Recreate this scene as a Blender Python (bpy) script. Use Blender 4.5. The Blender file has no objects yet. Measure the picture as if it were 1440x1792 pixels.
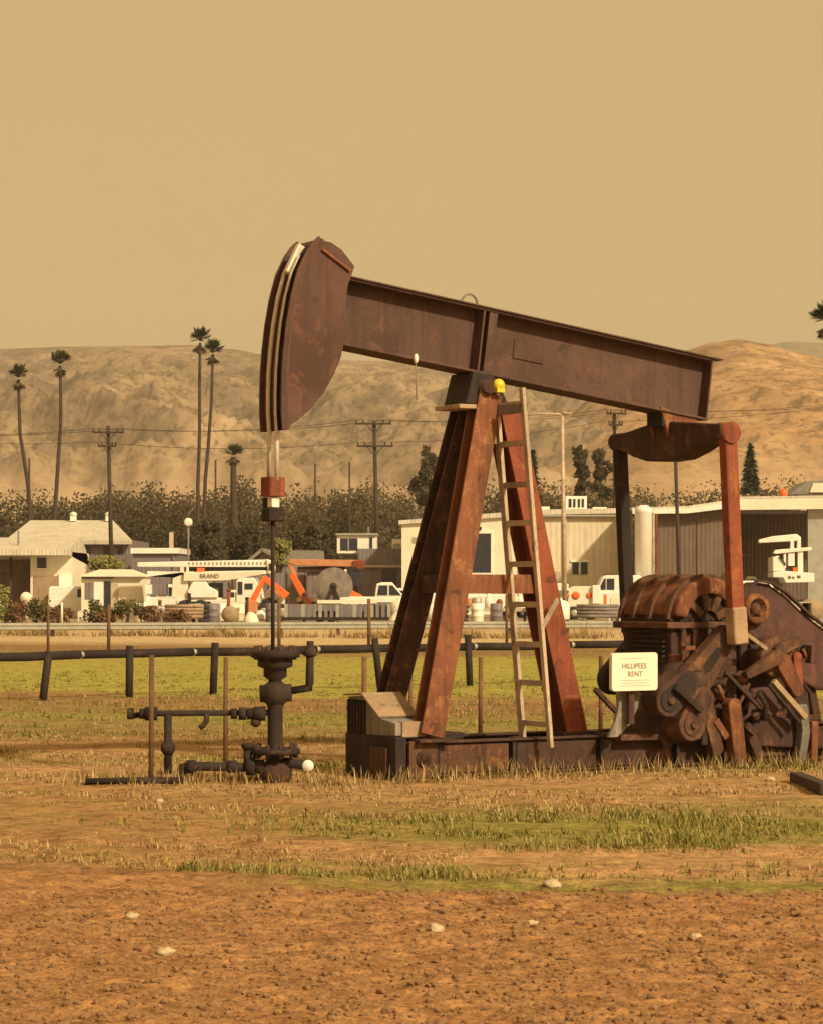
import bpy, bmesh, math, random
from mathutils import Vector, Matrix, noise
R = math.radians
sc = bpy.context.scene
COL = sc.collection
rnd = random.Random(7)

# ------------------------------------------------------------------ measuring
F, CX, HY, H = 4400.0, 720.0, 1027.0, 1.67      # focal length in photo pixels, horizon row, eye height
def W(px, py, D):
    return Vector(((px - CX) * D / F, D, H + (HY - py) * D / F))
def G(px, py):                                    # point on the ground seen at that pixel
    D = F * H / (py - HY)
    return Vector(((px - CX) * D / F, D, 0.0))
def GX(px, D): return (px - CX) * D / F
def ZZ(py, D): return H + (HY - py) * D / F

# ------------------------------------------------------------------ materials
MATS = {}
def new_mat(name):
    m = bpy.data.materials.new(name); m.use_nodes = True
    nt = m.node_tree
    b = nt.nodes['Principled BSDF']
    return m, nt, b
def N(nt, t, **kw):
    n = nt.nodes.new(t)
    for k, v in kw.items(): setattr(n, k, v)
    return n
def L(nt, a, b): nt.links.new(a, b)
def coords(nt, scale=1.0):
    tc = N(nt, 'ShaderNodeTexCoord'); mp = N(nt, 'ShaderNodeMapping')
    s = scale if isinstance(scale, (tuple, list)) else (scale,) * 3
    mp.inputs['Scale'].default_value = s
    L(nt, tc.outputs['Object'], mp.inputs['Vector'])
    return mp.outputs['Vector']
def noise_node(nt, vec, scale, detail=6, rough=0.6, dist=0.0):
    n = N(nt, 'ShaderNodeTexNoise')
    n.inputs['Scale'].default_value = scale; n.inputs['Detail'].default_value = detail
    n.inputs['Roughness'].default_value = rough; n.inputs['Distortion'].default_value = dist
    if vec is not None: L(nt, vec, n.inputs['Vector'])
    return n.outputs['Fac']
def ramp(nt, fac, stops):
    r = N(nt, 'ShaderNodeValToRGB'); e = r.color_ramp.elements
    while len(e) < len(stops): e.new(0.5)
    for k, (p, c) in enumerate(stops):
        e[k].position = p; e[k].color = (*c, 1) if len(c) == 3 else c
    L(nt, fac, r.inputs['Fac'])
    return r.outputs['Color']
def mixc(nt, fac, a, b, mode='MIX'):
    m = N(nt, 'ShaderNodeMix', data_type='RGBA', blend_type=mode)
    ins = {'f': m.inputs[0], 'a': m.inputs[6], 'b': m.inputs[7]}
    for s, v in (('f', fac), ('a', a), ('b', b)):
        if isinstance(v, (int, float)): ins[s].default_value = v
        elif isinstance(v, tuple): ins[s].default_value = (*v, 1)
        else: L(nt, v, ins[s])
    return m.outputs[2]
def bump(nt, b, h, strength=0.3, dist=0.02):
    n = N(nt, 'ShaderNodeBump'); n.inputs['Strength'].default_value = strength
    n.inputs['Distance'].default_value = dist
    L(nt, h, n.inputs['Height']); L(nt, n.outputs['Normal'], b.inputs['Normal'])
def mul(c, k): return tuple(min(1.0, x * k) for x in c)
def plain(name, c, rough=0.6, metal=0.0, var=0.25, scale=3.0, bmp=0.15, bdist=0.01):
    if name in MATS: return MATS[name]
    m, nt, b = new_mat(name)
    v = coords(nt)
    f = noise_node(nt, v, scale, 8, 0.65)
    f2 = noise_node(nt, v, scale * 9, 4, 0.6)
    c1 = ramp(nt, f, [(0.3, mul(c, 1 - var)), (0.5, c), (0.7, mul(c, 1 + var * .6))])
    c2 = ramp(nt, f2, [(0.35, mul((1, 1, 1), 1 - var * .7)), (0.6, (1, 1, 1))])
    L(nt, mixc(nt, 1.0, c1, c2, 'MULTIPLY'), b.inputs['Base Color'])
    b.inputs['Roughness'].default_value = rough; b.inputs['Metallic'].default_value = metal
    bump(nt, b, f2, bmp, bdist)
    MATS[name] = m; return m
def rust(name, base, dark, light, amount=0.5, scale=2.2, bmp=0.5, streak=True):
    """flaking painted or rusting steel: broad tonal drift, crisp flaked patches, vertical run-off, pitted bump"""
    if name in MATS: return MATS[name]
    m, nt, b = new_mat(name)
    oi = N(nt, 'ShaderNodeObjectInfo'); tc = N(nt, 'ShaderNodeTexCoord'); va = N(nt, 'ShaderNodeVectorMath', operation='MULTIPLY_ADD')
    cb_ = N(nt, 'ShaderNodeCombineXYZ'); ml = N(nt, 'ShaderNodeMath', operation='MULTIPLY'); ml.inputs[1].default_value = 17.0
    L(nt, oi.outputs['Random'], ml.inputs[0]); L(nt, ml.outputs[0], cb_.inputs[0]); L(nt, ml.outputs[0], cb_.inputs[1])
    L(nt, tc.outputs['Object'], va.inputs[0]); va.inputs[1].default_value = (1, 1, 1); L(nt, cb_.outputs[0], va.inputs[2]); v = va.outputs[0]
    lo_ = noise_node(nt, v, scale * 0.55, 4, 0.6, 0.6)
    f = noise_node(nt, v, scale * 1.9, 12, 0.74, 0.5)
    g = noise_node(nt, v, scale * 30, 5, 0.7)
    c = ramp(nt, lo_, [(0.34, mul(base, 0.72)), (0.5, base), (0.66, mul(base, 1.22))])
    fl = ramp(nt, f, [(0.575 - 0.05 * amount, (0, 0, 0)), (0.63 - 0.05 * amount, (1, 1, 1))])
    fm = N(nt, 'ShaderNodeMath', operation='MULTIPLY'); fm.inputs[1].default_value = 0.75; L(nt, fl, fm.inputs[0])
    c = mixc(nt, fm.outputs[0], c, light)
    dk = ramp(nt, f, [(0.36, (1, 1, 1)), (0.43, (0, 0, 0))])
    fd = N(nt, 'ShaderNodeMath', operation='MULTIPLY'); fd.inputs[1].default_value = 0.8; L(nt, dk, fd.inputs[0])
    c = mixc(nt, fd.outputs[0], c, dark)
    sp = ramp(nt, g, [(0.34, (0.66, 0.62, 0.60)), (0.52, (1, 1, 1)), (0.74, (1.12, 1.06, 1.0))])
    c = mixc(nt, 0.7, c, sp, 'MULTIPLY')
    if streak:
        mp = N(nt, 'ShaderNodeMapping'); mp.inputs['Scale'].default_value = (11.0, 11.0, 0.55); L(nt, v, mp.inputs['Vector'])
        s = noise_node(nt, mp.outputs[0], 1.0, 6, 0.62)
        for lo2, hi2, k2, col in ((0.50, 0.64, 0.55, dark), (0.60, 0.70, 0.35, light)):
            src = s if k2 > .5 else noise_node(nt, mp.outputs[0], 1.9, 6, 0.6)
            sm = ramp(nt, src, [(lo2, (0, 0, 0)), (hi2, (1, 1, 1))])
            fs = N(nt, 'ShaderNodeMath', operation='MULTIPLY'); fs.inputs[1].default_value = k2
            L(nt, sm, fs.inputs[0]); c = mixc(nt, fs.outputs[0], c, col)
    L(nt, c, b.inputs['Base Color'])
    b.inputs['Roughness'].default_value = 0.82; b.inputs['Metallic'].default_value = 0.0
    b.inputs['Specular IOR Level'].default_value = 0.25
    ad = N(nt, 'ShaderNodeMath', operation='MULTIPLY_ADD'); ad.inputs[1].default_value = 1.4; L(nt, f, ad.inputs[0]); L(nt, g, ad.inputs[2])
    bump(nt, b, ad.outputs[0], bmp, 0.008)
    MATS[name] = m; return m
def leafmat(name, c1, c2, c3=None):
    if name in MATS: return MATS[name]
    m, nt, b = new_mat(name)
    g = N(nt, 'ShaderNodeNewGeometry')
    f = noise_node(nt, coords(nt), 0.5, 3, 0.6)
    a = N(nt, 'ShaderNodeMath', operation='ADD'); a.use_clamp = True
    s = N(nt, 'ShaderNodeMath', operation='MULTIPLY_ADD'); s.inputs[1].default_value = 0.9; s.inputs[2].default_value = -0.45
    L(nt, f, s.inputs[0]); L(nt, s.outputs[0], a.inputs[0]); L(nt, g.outputs['Random Per Island'], a.inputs[1])
    st = [(0.05, c1), (0.9, c2)] if c3 is None else [(0.05, c1), (0.6, c2), (0.95, c3)]
    L(nt, ramp(nt, a.outputs[0], st), b.inputs['Base Color'])
    b.inputs['Roughness'].default_value = 0.7; b.inputs['Specular IOR Level'].default_value = 0.2
    MATS[name] = m; return m
def corr(name, c, axis=0, freq=6.0, rough=0.55, var=0.2):
    """corrugated or boarded sheet: wave bump along one axis with faint dirt"""
    if name in MATS: return MATS[name]
    m, nt, b = new_mat(name)
    v = coords(nt)
    wv = N(nt, 'ShaderNodeTexWave', wave_type='BANDS', bands_direction='XYZ'[axis])
    wv.inputs['Scale'].default_value = freq; wv.inputs['Distortion'].default_value = 0
    L(nt, v, wv.inputs['Vector'])
    f = noise_node(nt, v, 0.9, 8, 0.65); f2 = noise_node(nt, coords(nt, (3, 3, .4)), 1.2, 5, .6)
    c1 = ramp(nt, f, [(0.3, mul(c, 1 - var)), (0.55, c), (0.75, mul(c, 1 + var * .4))])
    c2 = ramp(nt, f2, [(0.35, mul((1, .95, .88), 1 - var * .8)), (0.6, (1, 1, 1))])
    L(nt, mixc(nt, 1.0, c1, c2, 'MULTIPLY'), b.inputs['Base Color'])
    b.inputs['Roughness'].default_value = rough
    bump(nt, b, wv.outputs['Fac'], 0.35, 0.04)
    MATS[name] = m; return m

M_beam = rust('brown_rusted_steel', (0.105, 0.062, 0.055), (0.062, 0.040, 0.038), (0.150, 0.080, 0.060), 0.5)
M_head = rust('brown_rusted_head_steel', (0.108, 0.060, 0.052), (0.066, 0.040, 0.037), (0.165, 0.078, 0.055), 0.55)
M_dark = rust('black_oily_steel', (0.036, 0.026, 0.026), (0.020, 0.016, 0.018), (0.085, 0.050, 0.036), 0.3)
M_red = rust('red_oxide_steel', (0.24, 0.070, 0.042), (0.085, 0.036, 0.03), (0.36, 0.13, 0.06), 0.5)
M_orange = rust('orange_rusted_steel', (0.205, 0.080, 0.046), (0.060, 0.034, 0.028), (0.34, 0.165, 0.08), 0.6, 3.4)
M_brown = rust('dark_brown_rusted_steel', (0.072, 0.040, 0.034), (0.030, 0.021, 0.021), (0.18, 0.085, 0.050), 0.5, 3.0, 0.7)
M_mid = rust('mid_brown_rusted_casting', (0.115, 0.058, 0.040), (0.040, 0.026, 0.024), (0.26, 0.125, 0.062), 0.6, 3.6, 0.8)
M_gear = rust('orange_brown_rusted_cover', (0.185, 0.075, 0.042), (0.050, 0.030, 0.026), (0.33, 0.155, 0.07), 0.7, 3.6, 0.8)
M_tan = rust('dusty_tan_steel', (0.36, 0.26, 0.18), (0.17, 0.11, 0.08), (0.48, 0.38, 0.27), 0.5, streak=False)
M_ladder = rust('pale_weathered_steel', (0.46, 0.37, 0.31), (0.22, 0.16, 0.13), (0.58, 0.50, 0.42), 0.5, streak=False)
M_maroon = rust('maroon_guard_steel', (0.095, 0.05, 0.048), (0.05, 0.03, 0.032), (0.16, 0.075, 0.055), 0.4)
M_grey = rust('grey_weathered_steel', (0.22, 0.20, 0.19), (0.10, 0.09, 0.09), (0.33, 0.29, 0.25), 0.5)
M_cable = plain('pale_cable', (0.62, 0.58, 0.52), 0.45, 0.2, 0.2, 30)
M_white = plain('white_paint', (0.84, 0.83, 0.80), 0.45, 0, 0.14, 1.2)
M_signw = plain('white_sign_enamel', (0.80, 0.79, 0.72), 0.4, 0, 0.08, 8)
M_ink = plain('faded_black_ink', (0.16, 0.11, 0.08), 0.7)
M_inks = plain('faded_sign_ink', (0.30, 0.22, 0.15), 0.7, 0, 0.5, 40)
M_inkp = plain('faint_grey_ink', (0.45, 0.40, 0.32), 0.7)
M_yellow = plain('yellow_paint', (0.72, 0.58, 0.04), 0.45, 0, 0.2, 12)
M_black = plain('black_rubber', (0.025, 0.024, 0.026), 0.8)
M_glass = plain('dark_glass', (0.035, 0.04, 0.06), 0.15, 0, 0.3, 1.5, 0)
M_oran2 = plain('orange_machine_paint', (0.74, 0.155, 0.03), 0.5, 0, 0.25, 2)
M_oranp = plain('faded_orange_paint', (0.55, 0.24, 0.12), 0.55, 0, 0.25, 2)
M_cream = plain('cream_stucco', (0.78, 0.73, 0.63), 0.85, 0, 0.12, 0.7, 0.3, 0.02)
M_tanw = plain('tan_stucco', (0.50, 0.44, 0.35), 0.85, 0, 0.16, 0.7, 0.3, 0.02)
M_tanp = plain('tan_brick_panel', (0.36, 0.26, 0.17), 0.85, 0, 0.3, 3)
M_roofw = corr('pale_metal_roof', (0.62, 0.60, 0.55), 0, 1.6)
M_metalb = corr('brown_sheet_wall', (0.150, 0.110, 0.092), 0, 1.3)
M_metalp = corr('grey_violet_wall', (0.20, 0.18, 0.21), 0, 1.3)
M_metalt = corr('tan_sheet_wall', (0.72, 0.66, 0.55), 0, 0.9, 0.6, 0.12)
M_greyr = plain('grey_shingle', (0.24, 0.23, 0.22), 0.9, 0, 0.25, 3, 0.4, 0.03)
M_galv = plain('galvanised_steel', (0.40, 0.40, 0.37), 0.5, 0.3, 0.2, 3)
M_pole = plain('creosoted_wood', (0.050, 0.034, 0.030), 0.85, 0, 0.35, 2, 0.4)
M_insul = plain('brown_porcelain', (0.10, 0.06, 0.05), 0.35)
M_fence = rust('black_pipe_steel', (0.030, 0.022, 0.023), (0.018, 0.014, 0.016), (0.075, 0.045, 0.035), 0.3, streak=False)
M_post = rust('brown_post_steel', (0.15, 0.085, 0.05), (0.07, 0.042, 0.03), (0.24, 0.14, 0.08), 0.5)
M_palmt = plain('palm_bark', (0.060, 0.040, 0.035), 0.9, 0, 0.35, 2, 0.5)
M_bark = plain('tree_bark', (0.07, 0.05, 0.035), 0.9, 0, 0.35, 2, 0.5)
M_palm = leafmat('palm_fronds', (0.020, 0.024, 0.014), (0.06, 0.065, 0.03))
M_palmd = leafmat('dead_palm_fronds', (0.05, 0.035, 0.022), (0.12, 0.08, 0.045))
M_wood = leafmat('wood_leaves', (0.038, 0.030, 0.018), (0.066, 0.052, 0.027), (0.095, 0.075, 0.040))
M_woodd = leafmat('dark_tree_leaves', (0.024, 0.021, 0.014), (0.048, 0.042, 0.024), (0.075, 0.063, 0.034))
M_conif = leafmat('conifer_needles', (0.018, 0.024, 0.018), (0.045, 0.052, 0.032))
M_bush = leafmat('bush_leaves', (0.035, 0.035, 0.015), (0.095, 0.09, 0.035), (0.16, 0.15, 0.06))
M_bushy = leafmat('yellow_bush_leaves', (0.12, 0.12, 0.04), (0.28, 0.27, 0.09))
M_bushr = leafmat('dry_red_weeds', (0.06, 0.032, 0.022), (0.15, 0.075, 0.04), (0.22, 0.13, 0.06))
M_rock = plain('pale_rock', (0.52, 0.42, 0.28), 0.9, 0, 0.3, 9, 0.6, 0.02)
M_clod = plain('soil_clod', (0.31, 0.178, 0.088), 0.95, 0, 0.4, 14, 0.6, 0.02)
M_grassg = leafmat('green_blades', (0.11, 0.115, 0.028), (0.22, 0.21, 0.06), (0.34, 0.28, 0.10))
M_grassd = leafmat('dry_blades', (0.20, 0.13, 0.06), (0.34, 0.24, 0.11), (0.46, 0.35, 0.18))

# ------------------------------------------------------------------ mesh collector
class MB:
    def __init__(s): s.v, s.f, s.sm = [], [], []
    def add(s, vs, fs, smooth=False):
        o = len(s.v); s.v += [Vector(p) for p in vs]
        for f in fs: s.f.append([i + o for i in f]); s.sm.append(smooth)
        return s
    def box(s, c, d, rot=None):
        c = Vector(c); x, y, z = d[0] / 2, d[1] / 2, d[2] / 2
        vs = [Vector((a * x, b * y, e * z)) for e in (-1, 1) for b in (-1, 1) for a in (-1, 1)]
        if rot is not None: vs = [rot @ p for p in vs]
        return s.add([p + c for p in vs], [(0, 2, 3, 1), (4, 5, 7, 6), (0, 1, 5, 4), (2, 6, 7, 3), (0, 4, 6, 2), (1, 3, 7, 5)])
    def b2(s, lo, hi):
        lo, hi = Vector(lo), Vector(hi)
        return s.box((lo + hi) / 2, [abs(q) for q in (hi - lo)])
    def pbox(s, x0, y0, x1, y1, D, depth, off=0.0):
        a = W(x0, y1, D); b = W(x1, y0, D)
        return s.b2((a.x, D + off, a.z), (b.x, D + off + depth, b.z))
    def frame(s, p, q, up):
        d = (Vector(q) - Vector(p)).normalized()
        u = Vector(up) - d * d.dot(Vector(up))
        if u.length < 1e-5: u = d.orthogonal()
        u.normalize(); return d, u, d.cross(u)
    def bar(s, p, q, wu, ws, up=(0, 0, 1), wu2=None, ws2=None):
        """rectangular bar from p to q; wu along 'up', ws across"""
        p, q = Vector(p), Vector(q); d, u, r = s.frame(p, q, up)
        wu2 = wu if wu2 is None else wu2; ws2 = ws if ws2 is None else ws2
        vs = [p + u * a * wu / 2 + r * b * ws / 2 for a, b in ((-1, -1), (1, -1), (1, 1), (-1, 1))]
        vs += [q + u * a * wu2 / 2 + r * b * ws2 / 2 for a, b in ((-1, -1), (1, -1), (1, 1), (-1, 1))]
        return s.add(vs, [(3, 2, 1, 0), (4, 5, 6, 7), (0, 1, 5, 4), (1, 2, 6, 5), (2, 3, 7, 6), (3, 0, 4, 7)])
    def ibar(s, p, q, h, w, t=0.018, up=(0, 1, 0)):
        """H section: flanges at +-h/2 along 'up', w wide"""
        p, q = Vector(p), Vector(q); d, u, r = s.frame(p, q, up)
        a, b, c = h / 2, w / 2, t / 2
        pr = [(-a, -b), (-a, b), (-a + t, b), (-a + t, c), (a - t, c), (a - t, b), (a, b), (a, -b), (a - t, -b), (a - t, -c), (-a + t, -c), (-a + t, -b)]
        n = len(pr)
        vs = [p + u * i + r * j for i, j in pr] + [q + u * i + r * j for i, j in pr]
        fs = [(i, (i + 1) % n, n + (i + 1) % n, n + i) for i in range(n)]
        for o, fl in ((0, True), (n, False)):
            for k in ((0, 1, 2, 11), (3, 4, 9, 10), (5, 6, 7, 8)):
                f = [o + i for i in k]; fs.append(f[::-1] if fl else f)
            f = [o + i for i in (2, 3, 10, 11)]; fs.append(f[::-1] if fl else f)
            f = [o + i for i in (4, 5, 8, 9)]; fs.append(f[::-1] if fl else f)
        return s.add(vs, fs)
    def tube(s, pts, r, n=10, r2=None, cap=True):
        pts = [Vector(p) for p in pts]; m = len(pts); vs, fs = [], []
        u = None
        for i, p in enumerate(pts):
            d = (pts[min(i + 1, m - 1)] - pts[max(i - 1, 0)]).normalized()
            if u is None: u = d.orthogonal().normalized()
            u = (u - d * d.dot(u)).normalized(); w = d.cross(u)
            rr = r if not callable(r) else r(i / (m - 1))
            if r2 is not None: rr = r + (r2 - r) * i / (m - 1)
            for k in range(n):
                a = 2 * math.pi * k / n
                vs.append(p + u * math.cos(a) * rr + w * math.sin(a) * rr)
        for i in range(m - 1):
            for k in range(n):
                fs.append((i * n + k, i * n + (k + 1) % n, (i + 1) * n + (k + 1) % n, (i + 1) * n + k))
        s.add(vs, fs, True)
        if cap:
            o = len(s.v) - m * n
            s.f.append([o + k for k in range(n)][::-1]); s.sm.append(False)
            s.f.append([o + (m - 1) * n + k for k in range(n)]); s.sm.append(False)
        return s
    def lathe(s, c, prof, n=20, axis='z', cap=True):
        """prof: (radius, height along axis)"""
        c = Vector(c); vs, fs = [], []; m = len(prof)
        for r, h in prof:
            for k in range(n):
                a = 2 * math.pi * k / n; x, y = r * math.cos(a), r * math.sin(a)
                vs.append(c + (Vector((x, y, h)) if axis == 'z' else Vector((x, h, y)) if axis == 'y' else Vector((h, x, y))))
        for i in range(m - 1):
            for k in range(n):
                f = (i * n + k, i * n + (k + 1) % n, (i + 1) * n + (k + 1) % n, (i + 1) * n + k)
                fs.append(f if axis != 'y' else f[::-1])
        if cap:
            fs.append(list(range(n))[::-1]); fs.append([(m - 1) * n + k for k in range(n)])
        return s.add(vs, fs, True)
    def ball(s, c, r, n=14):
        r = (r, r, r) if isinstance(r, (int, float)) else r
        c = Vector(c); vs, fs = [], []; m = n // 2
        for i in range(m + 1):
            t = math.pi * i / m
            for k in range(n):
                a = 2 * math.pi * k / n
                vs.append(c + Vector((r[0] * math.sin(t) * math.cos(a), r[1] * math.sin(t) * math.sin(a), -r[2] * math.cos(t))))
        for i in range(m):
            for k in range(n): fs.append((i * n + k, i * n + (k + 1) % n, (i + 1) * n + (k + 1) % n, (i + 1) * n + k))
        return s.add(vs, fs, True)
    def prism(s, poly, off):
        """poly: list of 3D points, extruded by off"""
        n = len(poly); off = Vector(off); poly = [Vector(p) for p in poly]
        return s.add(poly + [p + off for p in poly], [list(range(n)), list(range(2 * n - 1, n - 1, -1))] + [(i, n + i, n + (i + 1) % n, (i + 1) % n) for i in range(n)])
    def build(s, name, mat, parent=None, world=True, bevel=0.0, props=None):
        me = bpy.data.meshes.new(name)
        v = s.v
        if parent is not None and world:
            inv = parent_inv(parent); v = [inv @ p for p in v]
        me.from_pydata([tuple(p) for p in v], [], s.f)
        me.polygons.foreach_set('use_smooth', s.sm)
        bm = bmesh.new(); bm.from_mesh(me)
        bmesh.ops.remove_doubles(bm, verts=bm.verts, dist=1e-5)
        if len(bm.faces) < 60000: bmesh.ops.recalc_face_normals(bm, faces=bm.faces)
        bm.to_mesh(me); bm.free()
        me.materials.append(mat)
        o = bpy.data.objects.new(name, me); COL.objects.link(o)
        if parent is not None: o.parent = parent
        if bevel:
            b = o.modifiers.new('edge', 'BEVEL'); b.width = bevel; b.segments = 2; b.limit_method = 'ANGLE'; b.angle_limit = R(40)
        for k, val in (props or {}).items(): o[k] = val
        return o
def local_matrix(o):
    return Matrix.Translation(o.location) @ Matrix.Rotation(o.rotation_euler.z, 4, 'Z')
def parent_inv(o):
    m = local_matrix(o); p = o.parent
    while p is not None: m = local_matrix(p) @ m; p = p.parent
    return m.inverted()
def tag(o, label, cat, group=None):
    o['label'] = label; o['category'] = cat
    if group: o['group'] = group
    return o
def thing(name, label, cat, loc, rotz=0.0, group=None):
    o = bpy.data.objects.new(name, None); COL.objects.link(o)
    o.location = loc; o.rotation_euler = (0, 0, rotz); o.empty_display_size = 0.3
    return tag(o, label, cat, group)
def solo(mb, name, mat, label, cat, loc, group=None, bevel=0.0):
    """a thing that is one mesh: origin at its base"""
    loc = Vector(loc); mb.v = [p - loc for p in mb.v]
    o = mb.build(name, mat, None, bevel=bevel); o.location = loc
    return tag(o, label, cat, group)
def copy_tree(o, parent=None):
    c = o.copy(); COL.objects.link(c); c.parent = parent
    for ch in list(o.children): copy_tree(ch, c)
    return c
def text_mesh(txt, size, depth, name, mat, parent, mat4):
    cu = bpy.data.curves.new(name, 'FONT'); cu.body = txt; cu.size = size; cu.extrude = depth
    cu.align_x = 'CENTER'; cu.align_y = 'CENTER'; cu.resolution_u = 3
    t = bpy.data.objects.new(name, cu); COL.objects.link(t)
    dg = bpy.context.evaluated_depsgraph_get()
    me = bpy.data.meshes.new_from_object(t.evaluated_get(dg)); bpy.data.objects.remove(t)
    me.transform(mat4); me.materials.clear(); me.materials.append(mat)
    o = bpy.data.objects.new(name, me); COL.objects.link(o); o.parent = parent
    return o

# ------------------------------------------------------------------ camera, world, sun
cam = bpy.data.cameras.new('camera'); co = bpy.data.objects.new('camera', cam); COL.objects.link(co)
co.location = (0, 0, H); co.rotation_euler = (R(90), 0, 0)
cam.sensor_fit = 'VERTICAL'; cam.sensor_height = 36; cam.lens = 36 * F / 1792; cam.shift_y = (HY - 896) / 1792
cam.clip_start = 0.5; cam.clip_end = 30000
sc.camera = co
SUN_EL, SUN_AZ = R(36), R(138)                # azimuth from +Y, clockwise seen from above: behind the camera, to its right
wd = bpy.data.worlds.new('World'); sc.world = wd; wd.use_nodes = True
nt = wd.node_tree; bg = nt.nodes['Background']
sky = nt.nodes.new('ShaderNodeTexSky'); sky.sky_type = 'NISHITA'; sky.sun_disc = False
sky.sun_elevation = SUN_EL; sky.sun_rotation = SUN_AZ; sky.dust_density = 6; sky.air_density = 1.2; sky.ozone_density = 0.6
hs = nt.nodes.new('ShaderNodeHueSaturation'); hs.inputs['Saturation'].default_value = 0.25
L(nt, sky.outputs[0], hs.inputs['Color'])
tint = mixc(nt, 1.0, hs.outputs[0], (1.0, 0.70, 0.33), 'MULTIPLY')
base_c = mixc(nt, 0.62, tint, (6.80, 4.38, 1.86))
tcw = nt.nodes.new('ShaderNodeTexCoord'); sxw = nt.nodes.new('ShaderNodeSeparateXYZ'); L(nt, tcw.outputs['Generated'], sxw.inputs[0])
dn = noise_node(nt, coords(nt, (3, 3, 14)), 1.0, 4, 0.55)            # uneven dust in the air
rs = N(nt, 'ShaderNodeMath', operation='MULTIPLY_ADD'); rs.inputs[1].default_value = 0.05; L(nt, dn, rs.inputs[0]); L(nt, sxw.outputs['Z'], rs.inputs[2])
L(nt, mixc(nt, 1.0, base_c, ramp(nt, rs.outputs[0], [(0.06, (1.10, 1.12, 1.10)), (0.17, (1.0, 1.0, 0.97)), (0.30, (0.95, 0.90, 0.86))]), 'MULTIPLY'), bg.inputs['Color'])
bg.inputs['Strength'].default_value = 0.1
sl = bpy.data.lights.new('sun', 'SUN'); sl.energy = 3.5; sl.angle = R(3.0); sl.color = (1.0, 0.82, 0.50)
so = bpy.data.objects.new('sun', sl); COL.objects.link(so)
sd = Vector((math.sin(SUN_AZ) * math.cos(SUN_EL), math.cos(SUN_AZ) * math.cos(SUN_EL), math.sin(SUN_EL)))
so.rotation_euler = sd.to_track_quat('Z', 'Y').to_euler(); so.location = (20, -20, 40)
sc.view_settings.view_transform = 'Standard'; sc.view_settings.look = 'None'
sc.view_settings.exposure = 0.3; sc.view_settings.gamma = 1.0
sc.cycles.use_denoising = True
sc.cycles.max_bounces = 6; sc.cycles.volume_bounces = 0

#PART2
exec_parts = True
# ------------------------------------------------------------------ ground
def gheight(x, y):
    if y > 120: return 0.0
    yy = y + 0.38 * min(x, 0.0)
    k = 1.0 / (1.0 + math.exp(max(-40.0, min(40.0, (yy - 14.15) / 0.12))))        # 1 on the tilled soil in front
    v = Vector((x, y, 0.0))
    a = noise.noise(v * 2.3) * 0.022 + noise.noise(v * 6.1 + Vector((3, 1, 0))) * 0.018 + (0.5 - abs(noise.noise(v * 11.0))) * 0.034
    h = a * k + (1 - k) * (noise.noise(v * 1.3) * 0.012 + noise.noise(v * 5.0) * 0.006) * min(1.0, 22.0 / y)
    for c, w, d in ((14.72, 0.16, 0.030), (15.75, 0.16, 0.028), (19.3, 0.3, 0.02)):
        t = (yy - c) / w
        if abs(t) < 3: h -= d * math.exp(-t * t)
    h -= 0.03 * k
    return h
rows = [-50.0, -20.0, -5.0, 2.0]
y = 5.5
while y < 5400:
    rows.append(y)
    y += 0.036 if 8.2 < y < 14.6 else (0.09 if y < 26 and y > 8 else (0.25 if y <= 8.2 else max(0.3, y * 0.045)))
xs = [i * 0.036 for i in range(0, 80)]
x = xs[-1]
while x < 2200:
    x += max(0.04, (x - 2.0) * 0.16); xs.append(x)
xs = [-q for q in xs[:0:-1]] + xs
gv = [(q, r, gheight(q, r) if abs(q) < 60 else 0.0) for r in rows for q in xs]
nc = len(xs)
gf = [(j * nc + i, j * nc + i + 1, (j + 1) * nc + i + 1, (j + 1) * nc + i) for j in range(len(rows) - 1) for i in range(nc - 1)]
me = bpy.data.meshes.new('ground'); me.from_pydata(gv, [], gf); me.polygons.foreach_set('use_smooth', [True] * len(gf))
m, nt, b = new_mat('field_soil_and_turf')
tc = N(nt, 'ShaderNodeTexCoord'); sx = N(nt, 'ShaderNodeSeparateXYZ'); L(nt, tc.outputs['Object'], sx.inputs[0])
def M_(op, a, bb=None, cc=None, clamp=False):
    n = N(nt, 'ShaderNodeMath', operation=op); n.use_clamp = clamp
    for i, q in enumerate((a, bb, cc)):
        if q is None: continue
        if isinstance(q, (int, float)): n.inputs[i].default_value = q
        else: L(nt, q, n.inputs[i])
    return n.outputs[0]
mn = M_('MINIMUM', sx.outputs['X'], 0.0)
yy = M_('MULTIPLY_ADD', mn, 0.38, sx.outputs['Y'])
vb = coords(nt, (0.35, 1.0, 1.0)); wob = noise_node(nt, vb, 0.55, 6, 0.65)
vf = coords(nt, (1.0, 1.0, 1.0)); wobf = noise_node(nt, vf, 3.5, 6, 0.7)
w2 = M_('MULTIPLY_ADD', wob, 0.20, 0.90); w3 = M_('MULTIPLY_ADD', wobf, 0.05, 0.975)
yw = M_('MULTIPLY', M_('MULTIPLY', yy, w2), w3)
s_ = M_('DIVIDE', F * H / 800.0, M_('MAXIMUM', yw, 8.0))
PALE = (0.52, 0.42, 0.27); YARD = (0.33, 0.27, 0.20); WEED = (0.25, 0.17, 0.085)
GRN = (0.34, 0.335, 0.085); GRN2 = (0.235, 0.235, 0.06); BRN = (0.27, 0.17, 0.09); TAN = (0.40, 0.26, 0.14); OLV = (0.26, 0.22, 0.085); SOIL = (0.345, 0.198, 0.098)
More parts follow.
